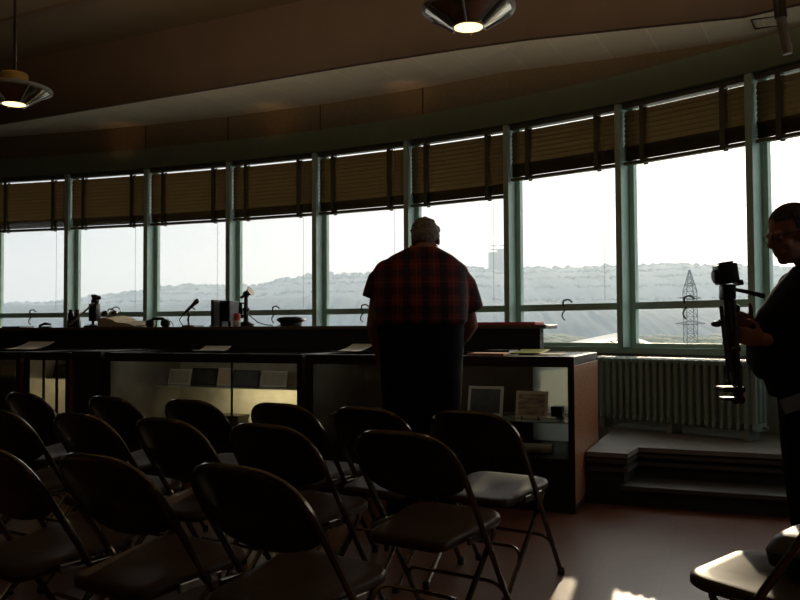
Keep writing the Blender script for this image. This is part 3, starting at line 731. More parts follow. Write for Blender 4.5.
# ------------------------------------------------------------------ folding chairs
def make_chair():
    r = empty('folding_chair', cat='chair', group='black folding chairs in rows')
    A = V((0, .25, .012)); B = V((0, -.235, .764)); q = (B-A).normalized(); wv = V((1,0,0)); nrm = wv.cross(q)   # nrm points back/down
    hw = .213
    pth = arc_path([A-wv*hw, B-wv*hw, B+wv*hw, A+wv*hw], .16, 9)
    b = MB(); b.tube(pth, .0115, 8); b.build('front_frame', 'chair_tube', r, True)
    # backrest sheet
    H = .235; rows = 14; cols = 18; fr, bk = [], []
    top = B - q*.003
    for j in range(rows+1):
        v = j/rows; dist = v*H                              # from the top down
        if dist < .10: w = hw-.105 + math.sqrt(max(0, .10**2-(.10-dist)**2)) - .002
        elif dist > H-.045: w = hw-.052 + math.sqrt(max(0, .045**2-(.045-(H-dist))**2))
        else: w = hw-.007
        rf, rk = [], []
        for i in range(cols+1):
            u = -1+2*i/cols
            low = .018*(1-u*u)*v                               # sagging lower edge
            off = -.030*(1-(u*w/hw)**2)*min(1, v*2.2)
            p = top - q*(dist+low) + wv*(u*w)
            rf.append(p - nrm*off*1.0 + nrm*.004); rk.append(p - nrm*off - nrm*.004)
        fr.append(rf); bk.append(rk)
    b = MB(); b.rings(fr, False, False); b.rings(bk, False, False)
    for ring_a, ring_b in ((fr[0], bk[0]), (fr[-1], bk[-1]), ([x[0] for x in fr], [x[0] for x in bk]), ([x[-1] for x in fr], [x[-1] for x in bk])):
        b.rings([ring_a, ring_b], False, False)
    bmesh.ops.remove_doubles(b.bm, verts=b.bm.verts, dist=.0004)
    b.build('backrest', 'chair', r, True, ang=50)
    # seat pan
    def outline(ins):
        sc_ = 1-max(0, ins-.04)/.165; ins = min(ins, .04); x0, yr, yf = .197-ins, -.205+ins, .205-ins; pts = []
        for cx, cy, rr, a0 in ((x0-.07, yf-.07, .07, 0), (-x0+.07, yf-.07, .07, 90), (-x0+.085, yr+.05, .05, 180), (x0-.085, yr+.05, .05, 270)):
            for k in range(7):
                a = R(a0+15*k); pts.append(((cx+rr*math.cos(a))*sc_, (cy+rr*math.sin(a))*sc_))
        return pts
    def zs(x, y): return .425 + .02*(y/.2) - .012*math.exp(-((x/.12)**2+((y+.03)/.12)**2))
    b = MB(); rings = []
    for ins, dz in ((.004,-.034),(.0,-.030),(.0,-.012),(.004,-.004),(.012,0),(.04,0),(.08,0),(.12,0),(.16,0),(.195,0)):
        rings.append([V((x, y, zs(x, y)+dz)) for x, y in outline(ins)])
    b.rings(rings); b.build('seat', 'chair_seat', r, True, ang=60)
    # rear legs
    b = MB()
    pr = arc_path([(-.19,-.265,.012), (-.19,.13,.405), (.19,.13,.405), (.19,-.265,.012)], .04, 5)
    b.tube(pr, .0105, 8); b.build('rear_frame', 'chair_tube', r, True)
    # stretchers with bent ends
    def on_front(z): return .25-.485*(z-.012)/.763
    def on_rear(z): return -.265+.395*(z-.012)/.393
    za, zb = .11, .20
    b = MB(); b.tube(arc_path([(-hw,on_front(za),za), (-hw+.012,on_front(zb)+.0,zb), (hw-.012,on_front(zb),zb), (hw,on_front(za),za)], .07, 6), .007, 7); b.build('stretcher', 'chair_tube', r, True)
    za, zb = .10, .19
    b = MB(); b.tube(arc_path([(-.19,on_rear(za),za), (-.18,on_rear(zb),zb), (.18,on_rear(zb),zb), (.19,on_rear(za),za)], .07, 6), .007, 7); b.build('stretcher', 'chair_tube', r, True)
    for x, y in ((-hw,.25),(hw,.25),(-.19,-.265),(.19,-.265)):
        b = MB(); b.lathe([(.013,0),(.016,.004),(.015,.03),(.012,.034)], (x, y, 0), 12); b.build('foot_cap', 'rubber', r, True)
    for sx in (-1, 1):
        b = MB(); b.box((sx*.203-.006, -.10, .385), (sx*.203+.006, .06, .412), bev=.003); b.build('hinge_bracket', 'chair_tube', r)
    return r
proto = make_chair()
FA = R(34)
# (top of the backrest x, y in the room, turn, label)
chairs = [
 (-1.225,2.52,0,'black folding chair at the left end of the nearest row, cut by the picture edge'),
 (-.81,2.33,0,'black folding chair second from the left in the nearest row'),
 (-.375,2.14,-2,'black folding chair at the right end of the nearest row, brown seat in view'),
 (-1.75,3.66,1,'black folding chair at the left end of the second row, cut by the picture edge'),
 (-1.31,3.47,0,'black folding chair second from the left in the second row'),
 (-.89,3.27,-1,'black folding chair third from the left in the second row, behind the nearest row'),
 (-.45,3.05,1,'black folding chair fourth in the second row, just beyond the nearest end chair'),
 (.045,2.82,0,'black folding chair at the right end of the second row, whole seat in view'),
 (-2.52,4.82,0,'black folding chair barely showing at the left edge of the farthest row'),
 (-2.06,4.60,0,'black folding chair second from the left in the farthest row'),
 (-1.48,4.32,-1,'black folding chair third from the left in the farthest row'),
 (-1.00,4.10,1,'black folding chair fourth from the left in the farthest row, before the lit case'),
 (-.52,3.88,0,'black folding chair left of the grey-haired man in the farthest row'),
 (-.105,3.66,0,'black folding chair right behind the grey-haired man, mostly hidden by a nearer chair'),
 (.34,3.49,0,'black folding chair at the right end of the farthest row, before the wooden case'),
]
first = True
for x, y, dr, l in chairs:
    o = proto if first else copy_tree(proto); first = False
    a = -FA + R(dr); back = V((-math.sin(a), math.cos(a), 0))*(-.235)
    o.location = (x-.06-back.x, y-back.y, 0); o.rotation_euler = (0, 0, a); o['label'] = l
o = copy_tree(proto); o['label'] = 'black folding chair alone at the lower right corner, with a dark camera bag'
o['group'] = 'black folding chairs in rows'
o.location = (1.06, 2.29, 0); o.rotation_euler = (0, 0, R(43))
zbag = .446
r = empty('camera_bag', (1.20, 2.40, zbag), R(43), 'small black camera bag lying on the lone chair', 'bag')
b = MB(); b.loft([((0,0,0),(.15,0,0),(0,.10,0)), ((0,0,.04),(.16,0,0),(0,.105,0)), ((0,0,.075),(.14,0,0),(0,.085,0)), ((0,0,.09),(.10,0,0),(0,.06,0))], 20, 3.5); b.build('body', 'leather', r, True)
b = MB(); b.tube(arc_path([(-.11,0,.05), (-.12,-.10,.03), (.02,-.13,.02), (.11,-.02,.05)], .05), .008); b.build('strap', 'leather', r, True)
b = MB(); b.ball((.0,-.03,.088), .013); b.build('buckle', 'chrome', r, True)

# ------------------------------------------------------------------ people
def finger(b, p, dirs, lens, r):
    pts = [V(p)]
    for d, l in zip(dirs, lens): pts.append(pts[-1] + V(d).normalized()*l)
    b.tube(pts, [r, r*.95, r*.85, r*.7][:len(pts)], 8); b.ball(pts[-1], r*.72, 8)
def hand(b, wrist, fwd, palm_n, side, curl, s=1.0):
    """five-fingered hand: fwd from wrist to knuckles, palm_n the way the palm faces, side towards the thumb"""
    f = V(fwd).normalized(); pn = V(palm_n); pn = (pn - f*pn.dot(f)).normalized(); t = V(side); t = (t - f*t.dot(f) - pn*t.dot(pn)).normalized()
    w = V(wrist)
    b.loft([(w, t*.028*s, pn*.020*s), (w+f*.03*s, t*.036*s, pn*.018*s), (w+f*.085*s, t*.042*s, pn*.015*s), (w+f*.10*s, t*.040*s, pn*.012*s)], 16)
    for k, (o, l) in enumerate(((.031,.036),(.011,.040),(-.010,.037),(-.030,.030))):
        base = w + f*.09*s + t*o*s; dirs = []
        for j in range(3):
            a = curl*(.5+.9*j); dirs.append(f*math.cos(a) + pn*math.sin(a))
        finger(b, base, dirs, (l*1.15*s, l*.8*s, l*.65*s), .0092*s)
    finger(b, w + f*.025*s + t*.028*s, [f*.5+t*.8+pn*.3, f*.8+t*.35+pn*.5, f*.7+pn*.7], (.042*s, .032*s, .026*s), .0108*s)
def head(b, c, R3, s=1.0):
    """R3: 3x3, columns right, forward(face), up"""
    m = R3.to_4x4()
    def P(x, y, z): return V(c) + R3 @ (V((x, y, z))*s)
    b.ball(c + R3 @ (V((0,-.012,.035))*s), (.076*s, .098*s, .088*s), 24, m)
    b.ball(P(0,.022,-.045), (.060*s, .072*s, .075*s), 20, m)
    b.ball(P(0,.062,-.094), (.026*s, .026*s, .022*s), 14, m)          # chin
    b.loft([(P(0,.082,.018), R3@V((.010*s,0,0)), R3@V((0,.012*s,.004*s))), (P(0,.100,-.018), R3@V((.015*s,0,0)), R3@V((0,.016*s,.006*s))), (P(0,.108,-.030), R3@V((.017*s,0,0)), R3@V((0,.012*s,.006*s))), (P(0,.09,-.042), R3@V((.012*s,0,0)), R3@V((0,.008*s,.004*s)))], 12)
    for sx in (-1, 1):
        b.ball(P(sx*.074,-.012,-.012), (.011*s, .020*s, .033*s), 12, m)   # ears
        b.ball(P(sx*.033,.075,.022), (.024*s, .014*s, .009*s), 10, m)     # brow
        b.ball(P(sx*.031,.076,.004), (.013*s, .011*s, .011*s), 10, m)     # eyes
        b.ball(P(sx*.042,.055,-.03), (.024*s, .024*s, .022*s), 10, m)     # cheeks
    b.ball(P(0,.086,-.060), (.024*s, .010*s, .006*s), 10, m); b.ball(P(0,.084,-.069), (.020*s, .010*s, .006*s), 10, m)
X3 = V((1,0,0)); Y3 = V((0,1,0)); Z3 = V((0,0,1))

# -- grey-haired man at the counter
mp = V((.115, 4.50, 0))
man = empty('person', mp, 0, 'grey-haired person in a dark red plaid shirt standing bent over the counter, seen from behind', 'person')
hc = V((.035, .20, 1.618)); tl = R(-38)
HR = Matrix.Rotation(tl, 3, 'X') @ Matrix.Rotation(R(-6), 3, 'Z')
Ls, Rs = V((-.205, .085, 1.435)), V((.215, .085, 1.425))          # shoulders
Le, Re = V((-.262, .10, 1.14)), V((.285, .16, 1.135))             # elbows
Lw, Rw = V((-.225, .27, .955)), V((.205, .40, 1.0))             # wrists
body = MB()
head(body, hc, HR, .98)
body.tube([V((.01,.075,1.46)), V((.022,.125,1.55)), hc+V((0,-.01,-.02))], [.072,.062,.058], 16)
body.loft([((0,0,.92), X3*.18, Y3*.13), ((0,.01,1.1), X3*.20, Y3*.15), ((0,.04,1.3), X3*.205, Y3*.14), ((.0,.07,1.44), X3*.19, Y3*.10), ((.01,.08,1.52), X3*.08, Y3*.07)], 24)
for S, E, W in ((Ls, Le, Lw), (Rs, Re, Rw)):
    body.ball(S, .058, 14); body.tube([S, S.lerp(E,.5), E, E.lerp(W,.35), W], [.058,.052,.043,.044,.029], 14)
hand(body, Lw, (.05,.35,-.22), (.3,-.1,-.9), (.9,.1,.2), .25)
hand(body, Rw, (-.25,.9,-.28), (0,-.1,-1), (-.9,-.2,0), .35)
for sx in (-1, 1):
    hx = sx*.098
    body.tube([(hx,0,.95), (hx*1.02,.01,.50), (hx*1.04,-.01,.10)], [.105,.066,.046], 16)
    body.loft([((hx,-.05,.045), X3*.04, Z3*.04), ((hx*1.1,.06,.04), X3*.045, Z3*.035), ((hx*1.2,.17,.03), X3*.045, Z3*.022), ((hx*1.22,.20,.03), X3*.03, Z3*.018)], 14)
bo = body.build('body', 'skin', man); remesh(bo, .006, 4)
b = MB()                                                   # shirt
b.loft([((0,.005,1.135), X3*.235, Y3*.165), ((0,.0,1.165), X3*.256, Y3*.19), ((0,.01,1.25), X3*.262, Y3*.195), ((0,.04,1.36), X3*.262, Y3*.178), ((.0,.06,1.43), X3*.255, Y3*.14), ((.005,.07,1.48), X3*.235, Y3*.115), ((.01,.08,1.53), X3*.170, Y3*.10), ((.015,.095,1.575), X3*.085, Y3*.082)], 36, 2.2)
for S, E, k in ((Ls, Le, .52), (Rs, Re, .70)):
    b.ball(S+V((S.x*-.10,0,-.004)), (.080,.088,.078), 18)
    e = S.lerp(E, k); out = V((math.copysign(.022, S.x),0,0))
    b.tube([S+V((S.x*-.12,0,-.015)), S.lerp(e,.35)+out*.2, S.lerp(e,.7)+out*.5, e+out*.8], [.080,.083,.082,.080], 18)
so = b.build('shirt', 'plaid', man); remesh(so, .009, 5)
b = MB(); c0 = V((.018,.108,1.558))
b.loft([(c0, X3*.083, V((0,.085,.015))), (c0+V((.003,.012,.032)), X3*.078, V((0,.078,.015))), (c0+V((.003,.012,.034)), X3*.068, V((0,.068,.015))), (c0, X3*.070, V((0,.07,.015)))], 24, 2)
b.build('collar', 'red', man, True)
b = MB()                                                   # trousers
b.loft([((0,.0,.84), X3*.215, Y3*.165), ((0,-.005,1.0), X3*.232, Y3*.18), ((0,0,1.15), X3*.236, Y3*.17)], 32, 2.3)
for sx in (-1, 1):
    hx = sx*.105
    b.tube([(hx,0,.92), (hx,.0,.70), (hx*1.02,.01,.45), (hx*1.05,0,.18), (hx*1.05,.01,.07)], [.122,.112,.092,.085,.088], 20)
to = b.build('trousers', 'navy', man); remesh(to, .010, 5)
b = MB(); b.loft([((0,0,1.10), X3*.236, Y3*.171), ((0,0,1.14), X3*.236, Y3*.171)], 32, 2.3); b.build('belt', 'navy', man, True)
for sx in (-1, 1):
    hx = sx*.108
    b = MB(); b.loft([((hx,-.09,.035), X3*.03, Z3*.03), ((hx,-.06,.045), X3*.045, Z3*.043), ((hx*1.08,.05,.045), X3*.048, Z3*.044), ((hx*1.18,.17,.033), X3*.052, Z3*.032), ((hx*1.22,.235,.026), X3*.03, Z3*.022)], 16, 2.6); b.build('shoe', 'leather', man, True)
# hair: cap over the back and top of the skull
b = MB()
hm = HR.to_4x4()
b.ball(hc + HR @ V((0,-.020,.046)), (.081,.098,.088), 28, hm)
b.ball(hc + HR @ V((0,-.058,-.01)), (.068,.052,.062), 20, hm)
for sx in (-1, 1): b.ball(hc + HR @ V((sx*.066,-.03,.005)), (.016,.04,.04), 12, hm)
for k in range(70):
    a, e = random.uniform(0, 2*PI), random.uniform(0, 1.3)
    p = V((math.cos(a)*math.cos(e)*.078, -.02+math.sin(a)*math.cos(e)*.095, .046+math.sin(e)*.085)); b.ball(hc + HR @ p, (.014,.014,.010), 8, hm)
ho = b.build('hair', 'hair', man); remesh(ho, .006, 2)
bpy.context.view_layer.update()
# hair must not grow over the face: trim what is in front of the hairline
bm = bmesh.new(); bm.from_mesh(ho.data); inv = HR.inverted()
bmesh.ops.delete(bm, geom=[v for v in bm.verts if (inv @ (v.co-hc)).y > .062 or ((inv @ (v.co-hc)).y > .03 and (inv @ (v.co-hc)).z < .06)], context='VERTS')
bm.to_mesh(ho.data); bm.free()

# -- man with the tripod at the right edge, facing left
mp2 = V((1.86, 3.75, 0))
man2 = empty('person', mp2, 0, 'heavyset person in dark clothes at the right edge, looking down at a tripod', 'person')
def face_left(tilt, yaw=0.0):
    fw = V((-1, yaw, -math.tan(tilt))).normalized(); rt = fw.cross(Z3).normalized(); up = rt.cross(fw)
    return Matrix((rt, fw, up)).transposed()
hc2 = V((-.065, 0, 1.545)); H2 = face_left(R(16), -.12)
fw = V((-1,0,0))
body = MB(); head(body, hc2, H2, 1.08)
body.tube([(.06,0,1.33), (.03,0,1.42), hc2+V((.02,0,-.02))], [.082,.070,.068], 16)
body.loft([((.02,0,.86), X3*.14, Y3*.18), ((0,0,1.05), X3*.18, Y3*.19), ((.02,0,1.2), X3*.15, Y3*.19), ((.04,0,1.33), X3*.10, Y3*.18), ((.05,0,1.40), X3*.07, Y3*.09)], 24)
S1, S2 = V((.05,-.21,1.31)), V((.05,.21,1.31)); E1, E2 = V((.06,-.27,1.04)), V((.04,.27,1.06))
W1, W2 = V((-.235,-.095,1.065)), V((-.20,.10,1.135))
for S, E, W in ((S1, E1, W1), (S2, E2, W2)):
    body.ball(S, .06, 14); body.tube([S, S.lerp(E,.5), E, E.lerp(W,.35), W], [.060,.055,.046,.047,.031], 14)
hand(body, W1, (-.75,.30,.16), (-.1,.9,.1), (-.3,0,.9), .62)
hand(body, W2, (-.75,-.28,.22), (-.1,-.9,.1), (-.3,0,.9), .50)
for sy in (-1, 1):
    hy = sy*.10
    body.tube([(.03,hy,.90), (.02,hy,.48), (.05,hy,.10)], [.11,.068,.048], 16)
    body.loft([((.09,hy,.045), Y3*.04, Z3*.04), ((-.02,hy,.04), Y3*.045, Z3*.035), ((-.13,hy*1.1,.03), Y3*.045, Z3*.022), ((-.16,hy*1.1,.03), Y3*.03, Z3*.018)], 14)
bo2 = body.build('body', 'skin', man2); remesh(bo2, .006, 4)
b = MB()
b.loft([((.01,0,.88), X3*.215, Y3*.225), ((-.02,0,.95), X3*.235, Y3*.235), ((-.02,0,1.08), X3*.235, Y3*.235), ((.01,0,1.20), X3*.205, Y3*.225), ((.04,0,1.31), X3*.150, Y3*.215), ((.055,0,1.375), X3*.115, Y3*.15), ((.055,0,1.405), X3*.095, Y3*.10)], 32, 2.3)
for S, E in ((S1, E1), (S2, E2)):
    b.ball(S, .083, 16); e = S.lerp(E, .8); b.tube([S, S.lerp(e,.5), e], [.084,.080,.078], 18)
s2 = b.build('shirt', 'blackcloth', man2); remesh(s2, .010, 5)
b = MB()
b.loft([((.03,0,.80), X3*.185, Y3*.205), ((.015,0,.90), X3*.20, Y3*.22), ((.01,0,.935), X3*.20, Y3*.22)], 28, 2.3)
for sy in (-1, 1):
    hy = sy*.105; b.tube([(.035,hy,.88), (.03,hy,.65), (.03,hy,.42), (.055,hy,.18), (.05,hy,.07)], [.125,.112,.095,.090,.092], 18)
t2 = b.build('trousers', 'blackcloth', man2); remesh(t2, .010, 5)
for sy in (-1, 1):
    hy = sy*.105
    b = MB(); b.loft([((.13,hy,.035), Y3*.03, Z3*.03), ((.10,hy,.045), Y3*.045, Z3*.043), ((-.01,hy*1.05,.045), Y3*.048, Z3*.044), ((-.13,hy*1.1,.033), Y3*.05, Z3*.032), ((-.19,hy*1.1,.026), Y3*.03, Z3*.022)], 16, 2.6); b.build('shoe', 'leather', man2, True)
b = MB(); hm2 = H2.to_4x4()
b.ball(hc2 + H2 @ V((0,-.020,.052)), (.088,.108,.092), 26, hm2); b.ball(hc2 + H2 @ V((0,-.07,-.01)), (.070,.05,.06), 18, hm2)
h2 = b.build('hair', 'hair_dark', man2); remesh(h2, .007, 2)
bm = bmesh.new(); bm.from_mesh(h2.data); inv = H2.inverted()
bmesh.ops.delete(bm, geom=[v for v in bm.verts if (inv @ (v.co-hc2)).y > .078 or ((inv @ (v.co-hc2)).y > .02 and (inv @ (v.co-hc2)).z < .07)], context='VERTS')
bm.to_mesh(h2.data); bm.free()
g = []                                                      # glasses
b = MB()
for sx in (-1, 1):
    b.tube([hc2 + H2 @ (V((sx*.034+.022*math.cos(a), .098, .006+.017*math.sin(a)))*1.02) for a in [2*PI*k/14 for k in range(15)]], .0025, 6)
    b.tube([hc2 + H2 @ (V((sx*.056,.097,.01))*1.02), hc2 + H2 @ (V((sx*.076,.06,.012))*1.05), hc2 + H2 @ (V((sx*.078,-.01,.008))*1.05)], .0022, 6)
b.tube([hc2 + H2 @ (V((-.012,.100,.008))*1.02), hc2 + H2 @ (V((.012,.100,.008))*1.02)], .0025, 6)
b.build('eyeglasses', 'steel', man2, True)
# name tag clipped at the hip, on the side towards the room
ta = at(792, 404, 3.75-.245) - mp2
b = MB(); mm = Matrix.Translation(ta) @ Matrix.Rotation(R(-20), 4, 'Y') @ Matrix.Rotation(R(-6), 4, 'X')
b.box((-.045,-.004,-.032), (.05,.004,.032), mm, .003); b.build('paper_tag', 'tag', man2)

# -- folded tripod with a small camera, held in his hands
tp = at(732, 330, 3.72); tp.z = 0
tr = empty('tripod', (tp.x, tp.y, .0), 0, 'folded dark tripod with thin legs held upright by the man at the right edge', 'tripod')
def tq(px, py, dy=0.0): return at(px, py, 3.72+dy) - V((tp.x, tp.y, 0))
b = MB(); b.tube([tq(727,292), tq(730,330), tq(734,372)], [.020,.022,.020], 12); b.build('column', 'tri_metal', tr, True)
for (x0,y0,x1,y1,dy,rr) in ((721,306,729,380,-.02,.009), (732,300,741,398,-.035,.015), (728,306,736,398,.045,.015)):
    b = MB(); m_ = ((x0+x1)/2, (y0+y1)/2)
    b.tube([tq(x0,y0,dy), tq(m_[0],m_[1],dy)], rr, 10); b.tube([tq(m_[0],m_[1],dy), tq(x1,y1,dy)], rr*.75, 10)
    b.ball(tq(m_[0],m_[1],dy), rr*1.35, 10)
    lg = b.build('leg', 'tri_metal', tr, True)
    b = MB(); b.ball(tq(x1,y1+2,dy), rr*1.3, 10); b.build('foot', 'rubber', lg, True)
b = MB()
c_ = tq(728, 389)
b.box(c_+V((-.04,-.05,-.012)), c_+V((.06,.05,.012)), bev=.006); b.box(c_+V((-.03,-.04,-.05)), c_+V((.05,.04,-.036)), bev=.004); b.build('spreader', 'black', tr)
b = MB(); hd = tq(727, 291); b.box(hd+V((-.028,-.03,-.04)), hd+V((.032,.03,.03)), bev=.008); b.ball(hd+V((-.05,0,-.15)), (.026,.02,.014)); b.tube([hd+V((-.05,0,-.15)), hd+V((0,0,-.12))], .011); b.ball(hd+V((.03,-.02,-.08)), .02); b.build('head', 'black', tr, True)
b = MB(); b.tube([hd+V((.02,0,.01)), tq(748,292), tq(764,296)], [.008,.010,.013], 10); b.build('pan_handle', 'black', tr, True)
cp = tq(726, 274)
ca_ = empty('camera', cp + V((tp.x, tp.y, 0)), 0, 'small black camera mounted on the tripod head', 'camera')
ca_.name = 'still_camera'; ca_.rotation_euler = (0, R(-8), 0)
b = MB(); b.box((-.045,-.04,-.045), (.045,.04,.045), bev=.008); b.box((-.025,-.03,.045), (.03,.03,.055), bev=.004); b.build('body', 'black', ca_, True)
b = MB(); b.lathe([(.030,0),(.031,.012),(.027,.014)], (-.045,0,-.005), 20, Matrix.Rotation(R(-90),4,'Y')); b.build('lens', 'black', ca_, True)
b = MB(); b.box((.035,-.03,-.06), (.062,.03,-.035), bev=.004); b.build('grip', 'black', ca_)

# ------------------------------------------------------------------ pendant lamps and ceiling pipe
def make_lamp():
    r = empty('pendant_lamp', cat='lamp', group='chrome pendant lamps')
    b = MB(); b.lathe([(.078,-.002),(.085,.0),(.214,.082),(.226,.092),(.214,.098),(.200,.088),(.078,.008)], n=40); b.build('reflector', 'chrome', r, True, ang=25)
    b = MB(); b.lathe([(.220,.080),(.231,.085),(.231,.102),(.222,.106),(.210,.104),(.216,.092)], n=40); b.build('rim', 'lamp_grey', r, True, ang=30)
    for k in range(6):
        a = 2*PI*k/6+.3; ca, sa = math.cos(a), math.sin(a)
        b = MB(); b.tube([(.09*ca,.09*sa,-.004), (.215*ca,.215*sa,.074), (.235*ca,.235*sa,.09)], .006, 6); b.build('rib', 'lamp_grey', r, True)
    b = MB(); b.lathe([(.214,.10),(.13,.135),(.085,.145),(.08,.15)], n=40); b.build('cover', 'chrome', r, True, ang=25)
    b = MB(); b.lathe([(.080,.146),(.084,.15),(.084,.192),(.078,.20),(.03,.21)], n=32); b.build('collar', 'brass', r, True, ang=30)
    b = MB(); b.lathe([(.005,-.008),(.05,-.006),(.080,.0),(.078,.01)], n=32); b.build('bulb', 'bulb', r, True)
    b = MB(); b.tube([(0,0,.205), (0,0,ZC-2.572)], .010, 8); b.lathe([(.05,ZC-2.572-.03),(.06,ZC-2.572-.015),(.06,ZC-2.572-.001)], n=20); b.build('rod', 'rod', r, True)
    return r
lp = make_lamp(); lp.location = at(468.5, 32, 3.98); lp.location.z = 2.60
lp['label'] = 'chrome pendant lamp glowing at the top centre of the room'
l2 = copy_tree(lp); q = at(14, 108, 5.28); l2.location = (q.x, q.y, 2.59)
l2['label'] = 'pendant lamp with brass collar glowing at the left edge'
l3 = copy_tree(lp); l3.location = (3.16, 2.68, 2.575); l3['label'] = 'unseen pendant lamp added as fill at the right, over the lone chair'  # three pendants added out of view to brighten the room
l4 = copy_tree(lp); l4.location = (-.8, .9, 2.575); l4['label'] = 'unseen pendant lamp added as fill above the nearest row of chairs'
l5 = copy_tree(lp); l5.location = (-3.8, 2.3, 2.575); l5['label'] = 'unseen pendant lamp added as fill left of the rows of chairs'
for o in (lp, l2, l3, l4, l5):                            # upward light past each collar; the added unseen pendants give room fill
    ld = bpy.data.lights.new('lamp_light', 'SPOT'); ld.energy = 75; ld.color = (1, .76, .48); ld.shadow_soft_size = .05; ld.spot_size = R(172); ld.spot_blend = .3
    lo = bpy.data.objects.new('lamp_light', ld); COL.objects.link(lo); lo.location = (o.location.x, o.location.y+.13, 2.575+.20); lo.rotation_euler = (PI, 0, 0)
# extra spots set close to the olive band, imitating warm pendant glow
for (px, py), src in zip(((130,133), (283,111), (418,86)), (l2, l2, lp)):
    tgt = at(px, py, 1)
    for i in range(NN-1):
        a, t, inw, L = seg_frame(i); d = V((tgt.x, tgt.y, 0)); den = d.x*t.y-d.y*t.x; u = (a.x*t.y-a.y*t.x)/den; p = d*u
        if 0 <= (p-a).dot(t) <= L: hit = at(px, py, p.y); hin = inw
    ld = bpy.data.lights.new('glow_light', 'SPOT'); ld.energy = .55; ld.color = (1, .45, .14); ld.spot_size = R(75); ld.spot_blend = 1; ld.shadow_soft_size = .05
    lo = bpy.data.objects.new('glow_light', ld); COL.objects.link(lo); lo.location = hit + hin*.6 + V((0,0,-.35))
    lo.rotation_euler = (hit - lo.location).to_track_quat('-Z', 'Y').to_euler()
r = empty('ceiling_pipe', (0,0,0), 0, 'short pale slanted pipe hanging from the ceiling at the upper right', 'pipe')
b = MB(); b.tube([at(778,-12,4.9), at(781,18,4.9)], .036, 14); b.build('upper_pipe', 'rod', r, True)
b = MB(); b.tube([at(781,17,4.9), at(786,47,4.9)], .030, 14); b.build('lower_pipe', 'pipe', r, True)
b = MB(); b.tube([at(786,45,4.9), at(787.5,54,4.9)], [.034,.028], 14); b.build('end_cap', 'pipe', r, True)

# ------------------------------------------------------------------ outside
def ridge(name, pts, Y0, Y1, zbase, m, label, seed, amp):
    rnd = random.Random(seed); n = 620; rows = 8
    def crest(px):
        for (a, ya), (c, yc) in zip(pts, pts[1:]):
            if a <= px <= c: return ya+(yc-ya)*(px-a)/(c-a)
        return pts[0][1] if px < pts[0][0] else pts[-1][1]
    px0, px1 = pts[0][0], pts[-1][0]
    grid = []
    ph = [rnd.uniform(0, 6.28) for _ in range(12)]
    for j in range(rows+1):
        v = j/rows; row = []
        for i in range(n+1):
            px = px0+(px1-px0)*i/n; Y = Y0+(Y1-Y0)*v
            zc = at(px, crest(px), Y1).z; X = at(px, 320, Y1).x
            nz = sum(math.sin(i*f+ph[k]) * w for k, (f, w) in enumerate(((.11,.5),(.23,.4),(.47,.4),(.9,.4),(1.7,.4))))
            z = zbase + (zc-zbase)*(math.sin(v*PI/2)**.9) + v*(amp*nz + rnd.uniform(-.7,.7)*amp)
            row.append(V((X, Y+rnd.uniform(-8,8), z)))
        grid.append(row)
    grid.append([V((p.x, p.y+250, zbase)) for p in grid[-1]])
    b = MB(); b.rings(grid, False, False)
    return tag(b.build(name, m, None, True, kind='structure', ang=180), label, 'hill')
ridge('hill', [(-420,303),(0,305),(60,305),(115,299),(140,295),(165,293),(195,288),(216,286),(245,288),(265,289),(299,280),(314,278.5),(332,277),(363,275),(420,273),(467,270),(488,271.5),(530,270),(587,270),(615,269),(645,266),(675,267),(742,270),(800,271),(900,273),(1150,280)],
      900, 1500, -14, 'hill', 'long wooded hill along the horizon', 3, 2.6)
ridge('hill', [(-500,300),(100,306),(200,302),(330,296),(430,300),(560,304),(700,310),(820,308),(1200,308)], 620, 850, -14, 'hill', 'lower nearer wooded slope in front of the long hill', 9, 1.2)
b = MB(); b.face([(-4000, 30, -14.2), (4000, 30, -14.2), (4000, 4000, -14.2), (-4000, 4000, -14.2)])
tag(b.build('ground', 'ground', kind='structure'), 'pale flat ground reaching to the hills', 'ground')
b = MB(); b.face([(-60, -40, -8), (60, -40, -8), (60, 70, -8), (-60, 70, -8)])  # unseen pale ground, added to reflect light onto the soffit
tag(b.build('apron', 'concrete', kind='structure'), 'unseen pale apron added around the building to bounce light up', 'ground')
b = MB(); b.face([(-1500, 380, -14.0), (60, 330, -14.0), (120, 560, -14.0), (-1500, 640, -14.0)])
tag(b.build('river', 'water', kind='structure'), 'pale hazy river below the hills at the left', 'river')
# crowns of the woods on the long hill (uncountable)
rnd = random.Random(11); b = MB()
hill = bpy.data.objects['hill'].data.vertices; nrow = 621
for k in range(5200):
    j = rnd.choice((2,3,4,5,6,7,8,8,8,8)); i = rnd.randrange(60, 560); p = hill[j*nrow+i].co
    q = rnd.uniform(2.5, 5.4); p = p - V((0, 0, q*.2))
    rings = []
    for zz, rr in ((-.6,.7),(.0,1),(.55,.75),(.9,.2)):
        rings.append([p + V((math.cos(a)*rr*q*1.2, math.sin(a)*rr*q, zz*q)) for a in [PI*n_/3 for n_ in range(6)]])
    b.rings(rings)
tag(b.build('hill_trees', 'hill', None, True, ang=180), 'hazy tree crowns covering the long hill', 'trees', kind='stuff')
# tower block on the hill
p0 = at(489.5, 271, 1400); p1 = at(505, 271, 1400); zt = at(497, 249, 1400).z; zt2 = at(497, 252, 1400).z
r = empty('tower_block', (p0.x, 1400, 40), 0, 'pale tower block rising above the wooded hill right of the man', 'building')
w = p1.x-p0.x
b = MB(); b.box((0,0,0), (w*.62,18,zt2-40)); b.build('wing', 'tower_block', r)
b = MB(); b.box((w*.55,-3,0), (w,20,zt-40)); b.build('wing', 'tower_block', r)
b = MB()
for k in range(14): b.box((2,-.4,20+k*6), (w*.5,0,22+k*6)); b.box((w*.6,-3.4,20+k*6), (w-2,-3,22+k*6))
b.build('window_bands', 'pylon', r)
